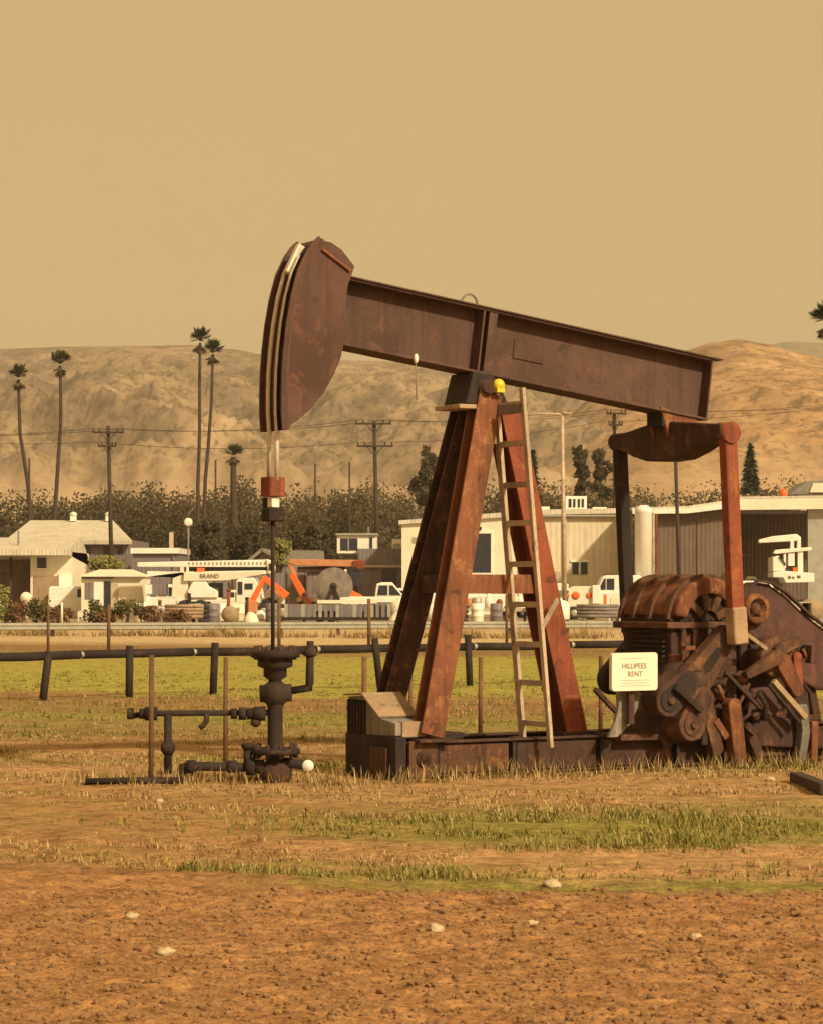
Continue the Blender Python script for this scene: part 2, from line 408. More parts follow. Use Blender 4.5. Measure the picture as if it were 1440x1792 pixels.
st = [(0.0, YARD), (0.088, YARD), (0.098, PALE), (0.125, PALE), (0.135, WEED), (0.150, WEED), (0.160, GRN), (0.236, GRN), (0.250, BRN), (0.275, BRN), (0.295, GRN2), (0.315, OLV), (0.335, BRN), (0.385, TAN), (0.400, OLV), (0.412, TAN), (0.458, TAN), (0.478, OLV), (0.500, OLV), (0.520, GRN2), (0.560, OLV), (0.575, TAN), (0.618, TAN), (0.630, OLV), (0.640, GRN2), (0.650, BRN), (0.660, SOIL), (1.0, SOIL)]
c = ramp(nt, s_, st)
# the near strips are greener to the +X side, bare beaten earth to the -X side
near = M_('GREATER_THAN', s_, 0.465)
gx = M_('MULTIPLY_ADD', M_('ADD', sx.outputs['X'], M_('MULTIPLY_ADD', wobf, 2.0, -1.0)), -0.55, 0.25, True)
c = mixc(nt, M_('MULTIPLY', M_('MULTIPLY', near, M_('GREATER_THAN', 0.65, s_)), M_('MULTIPLY', gx, 0.8)), c, (0.345, 0.205, 0.105))
# scattered tufty patches of the other kind of cover
vp = coords(nt, (0.22, 0.9, 1.0)); pt = noise_node(nt, vp, 1.3, 8, 0.72, 0.3)
pm = ramp(nt, pt, [(0.50, (0, 0, 0)), (0.60, (1, 1, 1))])
turf = M_('MULTIPLY', M_('GREATER_THAN', 0.645, s_), M_('GREATER_THAN', s_, 0.15))
c = mixc(nt, M_('MULTIPLY', M_('MULTIPLY', pm, turf), 0.45), c, (0.36, 0.225, 0.11))
vq = coords(nt, (0.3, 1.1, 1.0)); pq = noise_node(nt, vq, 2.1, 8, 0.7, 0.2)
pm2 = ramp(nt, pq, [(0.54, (0, 0, 0)), (0.62, (1, 1, 1))])
c = mixc(nt, M_('MULTIPLY', M_('MULTIPLY', pm2, turf), 0.55), c, (0.19, 0.19, 0.05))
g1 = noise_node(nt, vf, 9.0, 8, 0.75, 0.3); g2 = noise_node(nt, vf, 42.0, 5, 0.7)
k1 = ramp(nt, g1, [(0.33, (0.38, 0.34, 0.33)), (0.48, (0.95, 0.94, 0.92)), (0.63, (1.38, 1.32, 1.2))])
k2 = ramp(nt, g2, [(0.34, (0.42, 0.38, 0.36)), (0.5, (1, 1, 1)), (0.68, (1.38, 1.3, 1.15))])
g4 = noise_node(nt, vf, 3.2, 5, 0.65, 0.5); c = mixc(nt, 0.8, c, ramp(nt, g4, [(0.36, (0.66, 0.60, 0.56)), (0.52, (1, 1, 1)), (0.66, (1.18, 1.2, 1.12))]), 'MULTIPLY')
c = mixc(nt, 0.85, c, k1, 'MULTIPLY'); c = mixc(nt, 0.75, c, k2, 'MULTIPLY')
L(nt, c, b.inputs['Base Color']); b.inputs['Roughness'].default_value = 0.95; b.inputs['Specular IOR Level'].default_value = 0.1
bump(nt, b, M_('ADD', M_('MULTIPLY', g1, 1.0), M_('MULTIPLY', g2, 0.5)), 0.7, 0.02)
me.materials.append(m)
og = bpy.data.objects.new('ground', me); COL.objects.link(og); og['kind'] = 'structure'

# clods on the tilled soil, and grass blades on the turf: nobody could count them
def clods():
    mb = MB(); r = random.Random(3)
    ico = bmesh.new(); bmesh.ops.create_icosphere(ico, subdivisions=1, radius=1.0)
    iv = [q.co.copy() for q in ico.verts]; jf = [[q.index for q in f.verts] for f in ico.faces]; ico.free()
    for i in range(11000):
        yq = 8.6 + (14.0 - 8.6) * r.random(); xq = (r.random() * 2 - 1) * (0.175 * yq + 0.25)
        if yq + 0.38 * min(xq, 0) > 14.2: continue
        s = 0.004 + 0.019 * r.random() ** 4
        z = gheight(xq, yq) + s * 0.15
        rot = Matrix.Rotation(r.random() * 6.28, 3, 'Z')
        sq = Vector((1 + r.random() * .6, 1, .6 + .3 * r.random()))
        mb.add([rot @ Vector((q.x * sq.x, q.y * sq.y, q.z * sq.z)) * s * (0.75 + 0.5 * r.random()) + Vector((xq, yq, z)) for q in iv], jf)
    o = mb.build('soil_clods', M_clod); o['kind'] = 'stuff'; o['label'] = 'loose reddish clods strewn over the tilled soil'; o['category'] = 'soil clods'
clods()
def blades(name, mat, n, zones, label, seed, hmin, hmax):
    r = random.Random(seed); vs, fs = [], []
    for i in range(n):
        y0, y1, wgt = r.choices(zones, [z[2] for z in zones])[0]
        yq = y0 * (y1 / y0) ** r.random()
        xq = (r.random() * 2 - 1) * (0.172 * yq + 0.4)
        q = noise.noise(Vector((xq * 0.5, yq * 1.2, seed)))
        if q < -0.05 + 0.3 * r.random() - 0.15: continue
        if name == 'green_grass' and 15.5 < yq < 19 and r.random() > 0.12 + 0.45 * max(0.0, min(2.0, xq + 1.0)): continue
        if name == 'green_grass' and yq < 15.5 and not (-1.4 < xq < 0.3 or r.random() < .15): continue
        yr = yq - 0.38 * min(xq, 0)
        z = gheight(xq, yr) - 0.004
        nb = r.randint(4, 7); tall = 0.6 + 1.3 * max(0.0, noise.noise(Vector((xq * 1.3 + 9, yq * 2.1, seed)))) + (0.7 if r.random() < .06 else 0)
        for k in range(nb):
            a = r.random() * 6.28; h = (hmin + (hmax - hmin) * r.random() ** 1.6) * tall
            bx, by = xq + r.gauss(0, .03), yr + r.gauss(0, .03)
            wd_ = 0.0035 + 0.0022 * yq / 20; le = h * (0.3 + 0.6 * r.random())
            dx, dy = math.cos(a), math.sin(a); px, py = -dy * wd_, dx * wd_
            o = len(vs)
            vs += [(bx - px, by - py, z), (bx + px, by + py, z), (bx + dx * le * .45 + px * .7, by + dy * le * .45 + py * .7, z + h * .65), (bx + dx * le * .45 - px * .7, by + dy * le * .45 - py * .7, z + h * .65), (bx + dx * le, by + dy * le, z + h)]
            fs += [(o, o + 1, o + 2, o + 3), (o + 3, o + 2, o + 4)]
    mb = MB(); mb.v = [Vector(p) for p in vs]; mb.f = [list(f) for f in fs]; mb.sm = [True] * len(fs)
    o = mb.build(name, mat); o['kind'] = 'stuff'; o['label'] = label; o['category'] = 'grass'
blades('green_grass', M_grassg, 15000, [(14.3, 15.0, 1.4), (15.9, 18.6, 4.0), (22.8, 24, 0.9), (25, 28.5, 2.0), (29.5, 47, 4)], 'short green grass in strips across the field', 5, 0.012, 0.075)
blades('dry_grass', M_grassd, 12000, [(14.4, 16.2, 1.0), (18.0, 24, 5.0), (24, 40, 3), (48, 66, 1.5)], 'dry straw coloured grass over the beaten field', 9, 0.010, 0.050)
for (px, py, wpx, lab) in ((290, 1662, 34, 'largest pale stone lying on the tilled soil near the bottom'), (232, 1597, 22, 'small pale stone on the tilled soil above the largest stone'), (965, 1547, 32, 'flat cream stone at the edge of the tilled soil'),
                           (930, 1609, 26, 'greyish white stone on the soil just below the flat cream stone'), (762, 1624, 30, 'half buried tan stone on the tilled soil mid field'), (1216, 1640, 22, 'tan stone on the soil below the pump skid end'),
                           (280, 1404, 16, 'small white stone on the dry strip below the wellhead'), (1347, 1366, 18, 'white stone beside the pump skid')):
    p = G(px, py); r = wpx * p.y / F / 2; mb = MB(); rr = random.Random(px)
    bmx = bmesh.new(); bmesh.ops.create_icosphere(bmx, subdivisions=3, radius=1.0)
    vs = []
    for q in bmx.verts:
        k = 1 + 0.32 * noise.noise(q.co * 1.7 + Vector((px, py, 0))) + 0.12 * noise.noise(q.co * 4.0 + Vector((py, 0, px)))
        vs.append(p + Vector((q.co.x * r * k, q.co.y * r * 0.9 * k, q.co.z * r * 0.62 * k + r * 0.18 + gheight(p.x, p.y))))
    mb.add(vs, [[q.index for q in f.verts] for f in bmx.faces], True); bmx.free()
    solo(mb, 'stone', M_rock, lab, 'stone', p, 'pale stones on the field')

# ------------------------------------------------------------------ hills and haze
def hill(name, prof, y0, y1, mat, seed, amp, xr, nx=320, ny=110, gull=1.0):
    def crest(x):
        px = CX + x * F / y1
        for (a, b_), (c_, d_) in zip(prof, prof[1:]):
            if a <= px <= c_:
                t = (px - a) / (c_ - a); t = t * t * (3 - 2 * t)
                return H + (HY - (b_ + (d_ - b_) * t)) * y1 / F
        return H + (HY - (prof[0][1] if px < prof[0][0] else prof[-1][1])) * y1 / F
    vs, fs, att = [], [], []
    for j in range(ny + 8):
        t = j / (ny - 1)
        for i in range(nx):
            x = -xr + 2 * xr * i / (nx - 1); yq = y0 + (y1 - y0) * t
            v = Vector((x / 190.0, yq / 190.0, seed))
            ridge = 0.0; a_ = 1.0; fr = 1.0
            for o in range(7):
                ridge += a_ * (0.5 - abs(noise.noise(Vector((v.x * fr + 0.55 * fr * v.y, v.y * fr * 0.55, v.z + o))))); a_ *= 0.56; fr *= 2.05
            tt = min(t, 1.0)
            base = crest(x) * (tt ** 1.08 if tt > 0 else 0)
            env = max(0.0, math.sin(math.pi * min(1.0, tt))) ** 0.7 * max(0.0, 1.02 - tt) ** 0.6 * gull + 0.02
            z = base + (ridge - 0.35) * amp * env
            if t > 1: z -= (t - 1) * (y1 - y0) * 0.5
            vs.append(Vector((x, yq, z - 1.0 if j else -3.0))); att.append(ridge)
    for j in range(ny + 7):
        for i in range(nx - 1): fs.append([j * nx + i, j * nx + i + 1, (j + 1) * nx + i + 1, (j + 1) * nx + i])
    mb = MB(); mb.v = vs; mb.f = fs; mb.sm = [True] * len(fs)
    me = bpy.data.meshes.new(name); me.from_pydata([tuple(p) for p in vs], [], fs); me.polygons.foreach_set('use_smooth', mb.sm); me.materials.append(mat)
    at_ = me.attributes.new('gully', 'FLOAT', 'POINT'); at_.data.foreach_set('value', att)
    o = bpy.data.objects.new(name, me); COL.objects.link(o); o['kind'] = 'structure'; return o
def hillmat(name, c1, c2, c3):
    m, nt, b = new_mat(name)
    f = noise_node(nt, coords(nt, (1 / 120., 1 / 240., 1 / 70.)), 1.0, 12, 0.72, 1.2); g = noise_node(nt, coords(nt, 1 / 28.), 1.0, 6, 0.7)
    c = ramp(nt, f, [(0.35, c1), (0.5, c2), (0.66, c3)]); k = ramp(nt, g, [(0.38, (0.40, 0.38, 0.34)), (0.52, (1, 1, 1))])
    at_ = N(nt, 'ShaderNodeAttribute'); at_.attribute_name = 'gully'           # relief shade painted into the gullies as scrub colour, ribs left pale
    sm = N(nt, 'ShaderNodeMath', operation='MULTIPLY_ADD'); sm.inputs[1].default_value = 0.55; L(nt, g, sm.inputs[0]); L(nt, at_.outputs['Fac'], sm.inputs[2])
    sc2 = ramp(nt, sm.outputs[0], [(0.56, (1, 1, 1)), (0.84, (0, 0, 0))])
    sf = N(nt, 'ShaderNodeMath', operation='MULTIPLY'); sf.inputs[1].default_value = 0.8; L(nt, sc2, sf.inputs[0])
    g3 = noise_node(nt, coords(nt, (1 / 7., 1 / 16., 1 / 7.)), 1.0, 3, 0.6)
    dots = ramp(nt, g3, [(0.54, (1, 1, 1)), (0.60, (0.42, 0.40, 0.36))])
    c = mixc(nt, 0.8, c, dots, 'MULTIPLY')
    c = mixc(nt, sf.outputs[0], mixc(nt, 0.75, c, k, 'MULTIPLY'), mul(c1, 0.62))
    tz = N(nt, 'ShaderNodeTexCoord'); sz = N(nt, 'ShaderNodeSeparateXYZ'); L(nt, tz.outputs['Object'], sz.inputs[0])
    lz = N(nt, 'ShaderNodeMapRange'); lz.inputs['From Min'].default_value = 105; lz.inputs['From Max'].default_value = 70; lz.inputs['To Max'].default_value = 0.6; L(nt, sz.outputs['Z'], lz.inputs['Value'])
    c = mixc(nt, lz.outputs[0], c, (0.52, 0.38, 0.25))
    L(nt, c, b.inputs['Base Color']); b.inputs['Roughness'].default_value = 0.95; b.inputs['Specular IOR Level'].default_value = 0.0
    return m
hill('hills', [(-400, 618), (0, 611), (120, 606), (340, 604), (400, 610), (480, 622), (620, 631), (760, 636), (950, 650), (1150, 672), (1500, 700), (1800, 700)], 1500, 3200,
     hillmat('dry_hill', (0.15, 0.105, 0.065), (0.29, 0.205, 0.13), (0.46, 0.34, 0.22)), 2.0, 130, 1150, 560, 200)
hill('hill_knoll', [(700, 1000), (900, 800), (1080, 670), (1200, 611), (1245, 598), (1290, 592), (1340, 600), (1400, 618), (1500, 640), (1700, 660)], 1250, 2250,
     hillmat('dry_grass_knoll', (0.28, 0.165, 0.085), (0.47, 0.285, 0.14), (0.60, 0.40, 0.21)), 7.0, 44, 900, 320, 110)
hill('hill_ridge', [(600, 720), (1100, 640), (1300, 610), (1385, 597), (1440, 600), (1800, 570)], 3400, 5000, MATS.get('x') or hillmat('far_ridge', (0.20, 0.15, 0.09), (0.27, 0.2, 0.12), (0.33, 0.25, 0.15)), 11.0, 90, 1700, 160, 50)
hz = MB().b2((-2600, -60, -5), (2600, 5600, 640)).build('haze', bpy.data.materials.new('dusty_air'))
hz['kind'] = 'stuff'
hm = hz.data.materials[0]; hm.use_nodes = True; hn = hm.node_tree
for n in list(hn.nodes):
    if n.type != 'OUTPUT_MATERIAL': hn.nodes.remove(n)
pv = hn.nodes.new('ShaderNodeVolumePrincipled'); pv.inputs['Color'].default_value = (0.96, 0.92, 0.84, 1)
pv.inputs['Density'].default_value = 0.00016; pv.inputs['Anisotropy'].default_value = 0.0
hn.links.new(pv.outputs[0], hn.nodes['Material Output'].inputs['Volume'])

def skirt_weeds():
    r = random.Random(31); vs, fs = [], []
    spots = []
    for i in range(420):                                   # along the pump skid, the wellhead and the posts
        t = r.random()
        if r.random() < .72: u = -2.1 + 6.0 * t; w_ = -.56 - abs(r.gauss(0, .10)); spots.append((0.64 + math.cos(R(31)) * u - math.sin(R(31)) * w_, 22.6 + math.sin(R(31)) * u + math.cos(R(31)) * w_))
        else: spots.append((-2.9 + 2.2 * t, 21.45 + r.gauss(0, .18)))
    for xq, yr in spots:
        z = gheight(xq, yr) - .005
        for k in range(7):
            a = r.random() * 6.28; h = .03 + .16 * r.random() ** 2.5; bx, by = xq + r.gauss(0, .04), yr + r.gauss(0, .04); le = h * r.uniform(.2, .8)
            dx, dy = math.cos(a), math.sin(a); px, py = -dy * .005, dx * .005; o = len(vs)
            vs += [(bx - px, by - py, z), (bx + px, by + py, z), (bx + dx * le * .4 + px * .7, by + dy * le * .4 + py * .7, z + h * .65), (bx + dx * le * .4 - px * .7, by + dy * le * .4 - py * .7, z + h * .65), (bx + dx * le, by + dy * le, z + h)]
            fs += [[o, o + 1, o + 2, o + 3], [o + 3, o + 2, o + 4]]
    mb = MB(); mb.v = [Vector(p) for p in vs]; mb.f = fs; mb.sm = [True] * len(fs)
    o = mb.build('skid_weeds', M_grassd); o['kind'] = 'stuff'; o['label'] = 'straggly dry weeds along the foot of the pump skid'; o['category'] = 'weeds'
skirt_weeds()
blades('roadside_weeds', M_grassd, 2600, [(80.5, 83, 1)], 'tall dry weeds along the foot of the guard rail', 15, 0.10, 0.42)
# ------------------------------------------------------------------ the pump
A_ = R(31.0); OX, OY = 0.64, 22.6
CA, SA = math.cos(A_), math.sin(A_)
def PJ(px, py, y0):
    """point of the pump's own lengthwise plane y=y0 that is seen at that photo pixel (pump's local axes)"""
    k = (px - CX) / F
    t = (y0 - SA * OX + CA * OY) / (CA - k * SA)
    X, Y = t * k - OX, t - OY
    return Vector((CA * X + SA * Y, y0, H + (HY - py) / F * t))
PUMP = thing('pump_jack', 'rusty brown pump jack with its horse head raised on a red oxide frame', 'pump jack', (OX, OY, 0), A_)
def P(mb, name, mat, parent=PUMP, bevel=0.0, label=None):
    return mb.build(name, mat, parent, world=False, bevel=bevel, props={'label': label} if label else None)
def side(poly, y0, y1):
    """outline given in photo pixels on plane y0, made solid to y1"""
    return MB().prism([PJ(a, b, y0) for a, b in poly], (0, y1 - y0, 0))

# skid
skid = MB()
SY = .42
zt = PJ(850, 1294, -SY).z; x0 = PJ(694, 1330, -SY).x; x1 = x0 + 6.0
for s in (-SY + .05, SY - .05): skid.ibar((x0 + .06, s, zt / 2 + .01), (x1, s, zt / 2 + .01), zt - .02, 0.13, 0.02, (0, 0, 1))
for i in range(9):
    xx = x0 + 0.3 + i * (x1 - x0 - .5) / 8
    skid.box((xx, 0, zt / 2), (0.10, SY * 2 - .16, zt - 0.06))
P(skid, 'skid', M_brown, bevel=0.006)
for px in (760, 893, 1047, 1180):
    a = PJ(px, 1300, -SY); P(MB().b2((a.x, -SY - .035, .03), (a.x + .035, -SY + .03, zt - .03)), 'skid_stiffener', M_dark)
for px0, px1 in ((768, 888), (903, 1040), (1054, 1172)):
    a, c_ = PJ(px0, 1300, -SY), PJ(px1, 1300, -SY)
    P(MB().b2((a.x, -SY - .012, .05), (c_.x, -SY + .02, zt - .04)), 'skid_panel', M_mid if px0 < 800 else M_brown)
pe = P(MB().b2((x0 + .10, -SY - .05, .02), (x0 + .38, -SY - .018, zt + .01)), 'towing_plate', M_mid, bevel=0.004)
c_ = Vector((x0 + .24, -SY - .05, zt * .56)); P(MB().lathe(c_ + Vector((0, -.012, 0)), [(.075, 0), (.075, .01), (.05, .012), (.05, .0)], 18, 'y'), 'hole_ring', M_brown, pe)
P(MB().lathe(c_ + Vector((0, -.006, 0)), [(.051, 0), (.051, .004)], 16, 'y'), 'eye_hole', M_black, pe)
P(MB().b2((x0 - .02, -SY - .02, 0.0), (x0 + .09, SY + .02, zt + .05)), 'front_beam', M_dark, bevel=0.012)
P(MB().b2((x0 - .05, -SY + .10, .06), (x0 - .021, -.05, zt - .05)), 'front_patch', M_mid)
zq = lambda py: PJ(694, py, -.1).z
rb = MB().prism([Vector((x0 + .0, y_, zq(p_))) for y_, p_ in ((.42, 1292), (.42, 1222), (.14, 1218), (-.16, 1256), (-.40, 1262), (-.40, 1284))], (.34, 0, 0))
rbo = P(rb, 'radiator_box', M_grey, bevel=0.008)
for k in range(6): y_ = .39 - k * .055; P(MB().b2((x0 - .022, y_ - .012, zq(1286)), (x0 + .004, y_ + .012, zq(1226))), 'fin', M_dark, rbo)
sl_ = MB(); sl_.bar(Vector((x0 + .17, .46, zq(1219))), Vector((x0 + .17, .14, zq(1214.5))), .016, .40, (0, 0, 1)); sl_.bar(Vector((x0 + .17, .14, zq(1214.5))), Vector((x0 + .17, -.17, zq(1253))), .016, .40, (0, 0, 1)); P(sl_, 'sloping_lid', M_tan, rbo)
P(MB().b2((x0 + .06, -.42, zq(1286)), (x0 + .30, -.28, zq(1260))), 'lid_step', M_tan, rbo)
a, c_ = PJ(770, 1283, -.3), PJ(812, 1293, -.3); P(MB().b2((a.x, -.3, c_.z), (c_.x, .1, a.z)), 'battery_box', M_dark, bevel=0.01)

# walking beam: an I section
TL, TR = PJ(606, 484, -.15), PJ(1254, 629, -.15)
BL, BR = PJ(592, 600, -.15), PJ(1236, 737, -.15)
ax = (TR - TL); ax.y = 0; ax.normalize(); nz = Vector((-ax.z, 0, ax.x))
hgt = ((TL - BL).dot(nz) + (TR - BR).dot(nz)) / 2
Lb = (TR - TL).length
def BP(u, v, y): q = TL + ax * u - nz * v; return Vector((q.x, y, q.z))     # u along the beam, v down from its top
bm_ = MB(); bm_.ibar(BP(-.12, hgt / 2, 0), BP(Lb - 0.03, hgt / 2, 0), hgt, .30, .022, nz)
beam = P(bm_, 'walking_beam', M_beam, bevel=0.004)
P(MB().bar(BP(-.1, -.006, 0), BP(Lb + .06, -.006, 0), .012, .34, nz), 'cover_plate', M_beam, beam)
P(MB().bar(BP(Lb - .035, .03, 0), BP(Lb - .035, hgt - .03, 0), .26, .018, (0, 1, 0)), 'end_plate', M_maroon, beam)
def beam_u(px, py, y): q = PJ(px, py, y) - TL; q.y = 0; return q.dot(ax), -q.dot(nz)
for px, wu in ((858, .085), (842, .02)):
    u, v = beam_u(px, 600, -.14)
    st_ = MB(); st_.bar(BP(u, .025, -.075), BP(u, hgt - .025, -.075), wu, .13, ax); P(st_, 'web_stiffener', M_beam, beam)
u0, v0 = beam_u(898, 606, -.01); pl = MB(); pl.bar(BP(u0, v0 + .02, -.017), BP(u0 + .33, v0 + .02, -.017), .17, .012, nz); P(pl, 'name_plate', M_beam, beam)
u, v = beam_u(822, 525, -.05)
lp = [BP(u + .085 * math.cos(t), -.012 - .10 * math.sin(t), -.05) for t in [math.pi * i / 12 for i in range(13)]]
P(MB().tube(lp, .011, 8), 'lifting_loop', M_grey, beam)
u, v = beam_u(727, 626, -.15); P(MB().ball(BP(u, hgt - .01, -.16), (.022, .022, .045), 10), 'grease_fitting', M_white, beam)
q = BP(u, hgt + .02, -.16); P(MB().tube([q, q - Vector((-.01, 0, .33))], .005, 6), 'grease_line', M_grey, beam)

# horse head
HW = .185
front = [(505, 752), (503, 720), (503, 690), (504, 650), (507, 610), (512, 565), (520, 518), (531, 476), (545, 446), (556, 430), (566, 421)]
back = [(580, 424), (598, 436), (621, 466), (615, 484), (609, 500), (604, 560), (602, 603), (597, 626), (586, 653), (567, 688), (543, 717), (520, 737), (511, 742)]
head = MB()
for y0, y1 in ((-HW, -HW + .02), (HW - .02, HW)): head.prism([(lambda q: Vector((q.x, y0, q.z)))(PJ(a, b_, -HW)) for a, b_ in front + back], (0, y1 - y0, 0))
hd = P(head, 'horse_head', M_head, beam, bevel=0.003)
def strip(pts, y0, y1, th, out=True):
    mb = MB(); pr = []
    for i, q in enumerate(pts):
        d = (pts[min(i + 1, len(pts) - 1)] - pts[max(i - 1, 0)]); d.y = 0; d.normalize(); n = Vector((-d.z, 0, d.x)); pr.append((q, q + n * th))
    vs, fs = [], []
    for a, c_ in pr:
        for q in (a, c_):
            vs += [(q.x, y0, q.z), (q.x, y1, q.z)]
    for i in range(len(pr) - 1):
        o = i * 4
        fs += [(o, o + 1, o + 5, o + 4), (o + 2, o + 6, o + 7, o + 3), (o, o + 4, o + 6, o + 2), (o + 1, o + 3, o + 7, o + 5)]
    o = (len(pr) - 1) * 4; fs += [(0, 2, 3, 1), (o, o + 1, o + 3, o + 2)]
    return mb.add(vs, fs)
fc = [PJ(a, b_, -HW) for a, b_ in front]
bc = [PJ(a, b_, -HW) for a, b_ in front[-1:] + back]
P(strip(fc, -HW - .02, HW + .02, .022), 'arc_plate', M_head, hd)
P(strip(bc, -HW + .021, HW - .021, -.016), 'back_plate', M_head, hd)
for yy_ in (-.085, .085):
    P(strip([q + Vector((-.022, 0, 0)) for q in fc[:-1]], yy_ - .012, yy_ + .012, .03), 'cable_guide', M_dark, hd)
for yy_ in (-HW - .012, HW + .012):
    P(strip([q + Vector((-.020, 0, 0)) for q in fc], yy_ - .008, yy_ + .008, .045), 'rim', M_head, hd)
an = MB(); a, c_ = fc[-2] + Vector((-.06, 0, .02)), fc[-4] + Vector((-.05, 0, -.0))
an.bar((a.x, 0, a.z), (c_.x, 0, c_.z), .07, .075, (0, 1, 0)); P(an, 'cable_anchor', M_cable, hd, bevel=0.015)
a, c_ = PJ(563, 436, -HW), PJ(612, 474, -HW)
P(MB().bar((a.x, -HW - .01, a.z), (c_.x, -HW - .01, c_.z), .03, .02, (0, 1, 0)), 'edge_bar', M_orange, hd)
# bridle: two cables over the arc, down to the carrier bar and rod
xc = fc[0].x - .05
for yy_ in (-.072, .072):
    pts = [Vector((q.x - .045, yy_, q.z)) for q in fc[-3::-1]] + [Vector((xc, yy_, PJ(487, 780, 0).z)), Vector((xc, yy_, PJ(487, 842, 0).z))]
    P(MB().tube(pts, .021, 8), 'bridle_cable', M_cable, hd)
zc = PJ(487, 838, 0).z
bar_ = P(MB().box((xc, 0, zc - .07), (.15, .17, .17)), 'carrier_bar', M_red, hd, bevel=.01)
P(MB().box((xc, -.01, zc - .205), (.075, .09, .085)), 'rod_clamp', M_white, bar_, bevel=.008)
P(MB().box((xc, 0, zc - .31), (.15, .15, .11)), 'lower_clamp', M_dark, bar_, bevel=.012)
P(MB().box((xc, .06, zc - .205), (.12, .05, .09)), 'clamp_block', M_dark, bar_, bevel=.01)
P(MB().tube([(xc, 0, zc - .36), (xc, 0, 1.06)], .017, 10), 'polished_rod', M_dark, bar_)

# samson post
def leg(t0, b0, y0, yb, mat, wf, hw, lab=None):
    p, q = PJ(*t0, y0), PJ(*b0, yb)
    mb = MB(); mb.ibar(p, q, hw, wf, .022, (0, 1, 0)); o = P(mb, 'post_leg', mat, bevel=.003, label=lab)
    P(MB().b2((q.x - .17, q.y - .15, zt), (q.x + .17, q.y + .15, zt + .025)), 'foot_plate', M_brown, o); return p, q
zf = zt + .02
n0, n1 = leg((850, 690), (748, 1288), -.13, -.40, M_orange, .235, .17, 'orange rusted post leg facing the field')
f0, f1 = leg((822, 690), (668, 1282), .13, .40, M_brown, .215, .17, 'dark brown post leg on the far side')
r0, r1 = leg((879, 716), (997, 1288), -.02, -.06, M_red, .215, .27, 'red oxide post leg sloping to the rear')
def on(a, c_, z): return a + (c_ - a) * ((z - a.z) / (c_.z - a.z))
zb = PJ(860, 1022, -.25).z
pn, pf, pr_ = on(n0, n1, zb), on(f0, f1, zb), on(r0, r1, zb)
cb = MB(); cb.bar(pn + Vector((.09, -.02, 0)), pr_ + Vector((-.08, -.06, 0)), .17, .02, (0, 0, 1)); P(cb, 'cross_brace', M_orange)
cb = MB(); cb.bar(pf + Vector((.0, -.07, 0)), pn + Vector((0, .07, 0)), .16, .10, (0, 0, 1)); P(cb, 'cross_brace', M_brown)
cb = MB(); cb.bar(pf + Vector((.08, .06, .0)), pr_ + Vector((-.08, .09, 0)), .12, .02, (0, 0, 1)); P(cb, 'cross_brace', M_brown)
zs = PJ(845, 698, -.1).z
ub, vb_ = beam_u(840, 660, -.15); sb = BP(ub + .02, hgt, 0)
top = MB(); top.prism([Vector((sb.x - .20, -.19, zs - .06)), Vector((sb.x + .26, -.19, zs - .06)), Vector((sb.x + .20, -.19, zs + .05)), Vector((sb.x + .10, -.19, sb.z - .02)), Vector((sb.x - .12, -.19, sb.z + .01)), Vector((sb.x - .17, -.19, zs + .05))], (0, .38, 0))
tp = P(top, 'saddle_bearing', M_dark, bevel=.012)
P(MB().tube([(sb.x, -.27, zs + .10), (sb.x, .27, zs + .10)], .065, 16), 'bearing_shaft', M_brown, tp)
cpt = PJ(872, 676, -.26); P(MB().ball(cpt + Vector((0, 0, .01)), (.058, .05, .058), 16).box(cpt + Vector((0, 0, -.035)), (.08, .08, .04)), 'bearing_cap', M_yellow, tp)
P(MB().b2((sb.x - .28, -.21, zs - .10), (sb.x + .30, .21, zs - .062)), 'post_cap_plate', M_tan, bevel=.006)
gus = MB(); a = PJ(860, 712, -.16); gus.prism([a + Vector((-.12, 0, .0)), a + Vector((.10, 0, 0)), a + Vector((.07, 0, -.34)), a + Vector((-.05, 0, -.30))], (0, .02, 0)); P(gus, 'gusset', M_tan)
# platform bracket beside the head of the ladder
a = PJ(868, 716, -.2); P(MB().b2((a.x, -.60, a.z - .05), (a.x + .07, -.10, a.z + .03)), 'ladder_bracket', M_grey)

# ladder
lad = MB(); lt, lb = PJ(868, 690, -.18), PJ(917, 1304, -.18)
ld = PUMP
yl, yr_ = -.16, -.60
def LP(t, y): q = lt + (lb - lt) * t; return Vector((q.x, y, q.z))
lo = P(MB().bar(LP(-.01, yl), LP(1, yl), .075, .035, (0, 1, 0)), 'ladder', M_ladder, bevel=.004)
P(MB().bar(LP(-.01, yr_), LP(1, yr_), .055, .035, (0, 1, 0)), 'ladder_rail', M_ladder, lo, bevel=.004)
for k, py in enumerate((708, 776, 848, 915, 987, 1058, 1128, 1196, 1268)):
    t = (PJ(890, py, -.4).z - lt.z) / (lb.z - lt.z)
    P(MB().bar(LP(t, yl - .02), LP(t, yr_ + .02), .05, .03, (0, 0, 1)), 'ladder_rung', M_ladder, lo)
a = PJ(965, 1100, -.6); P(MB().bar(LP(.66, yr_ - .02), PJ(975, 1050, -.3), .05, .02, (0, 0, 1)), 'ladder_stay', M_ladder, lo)

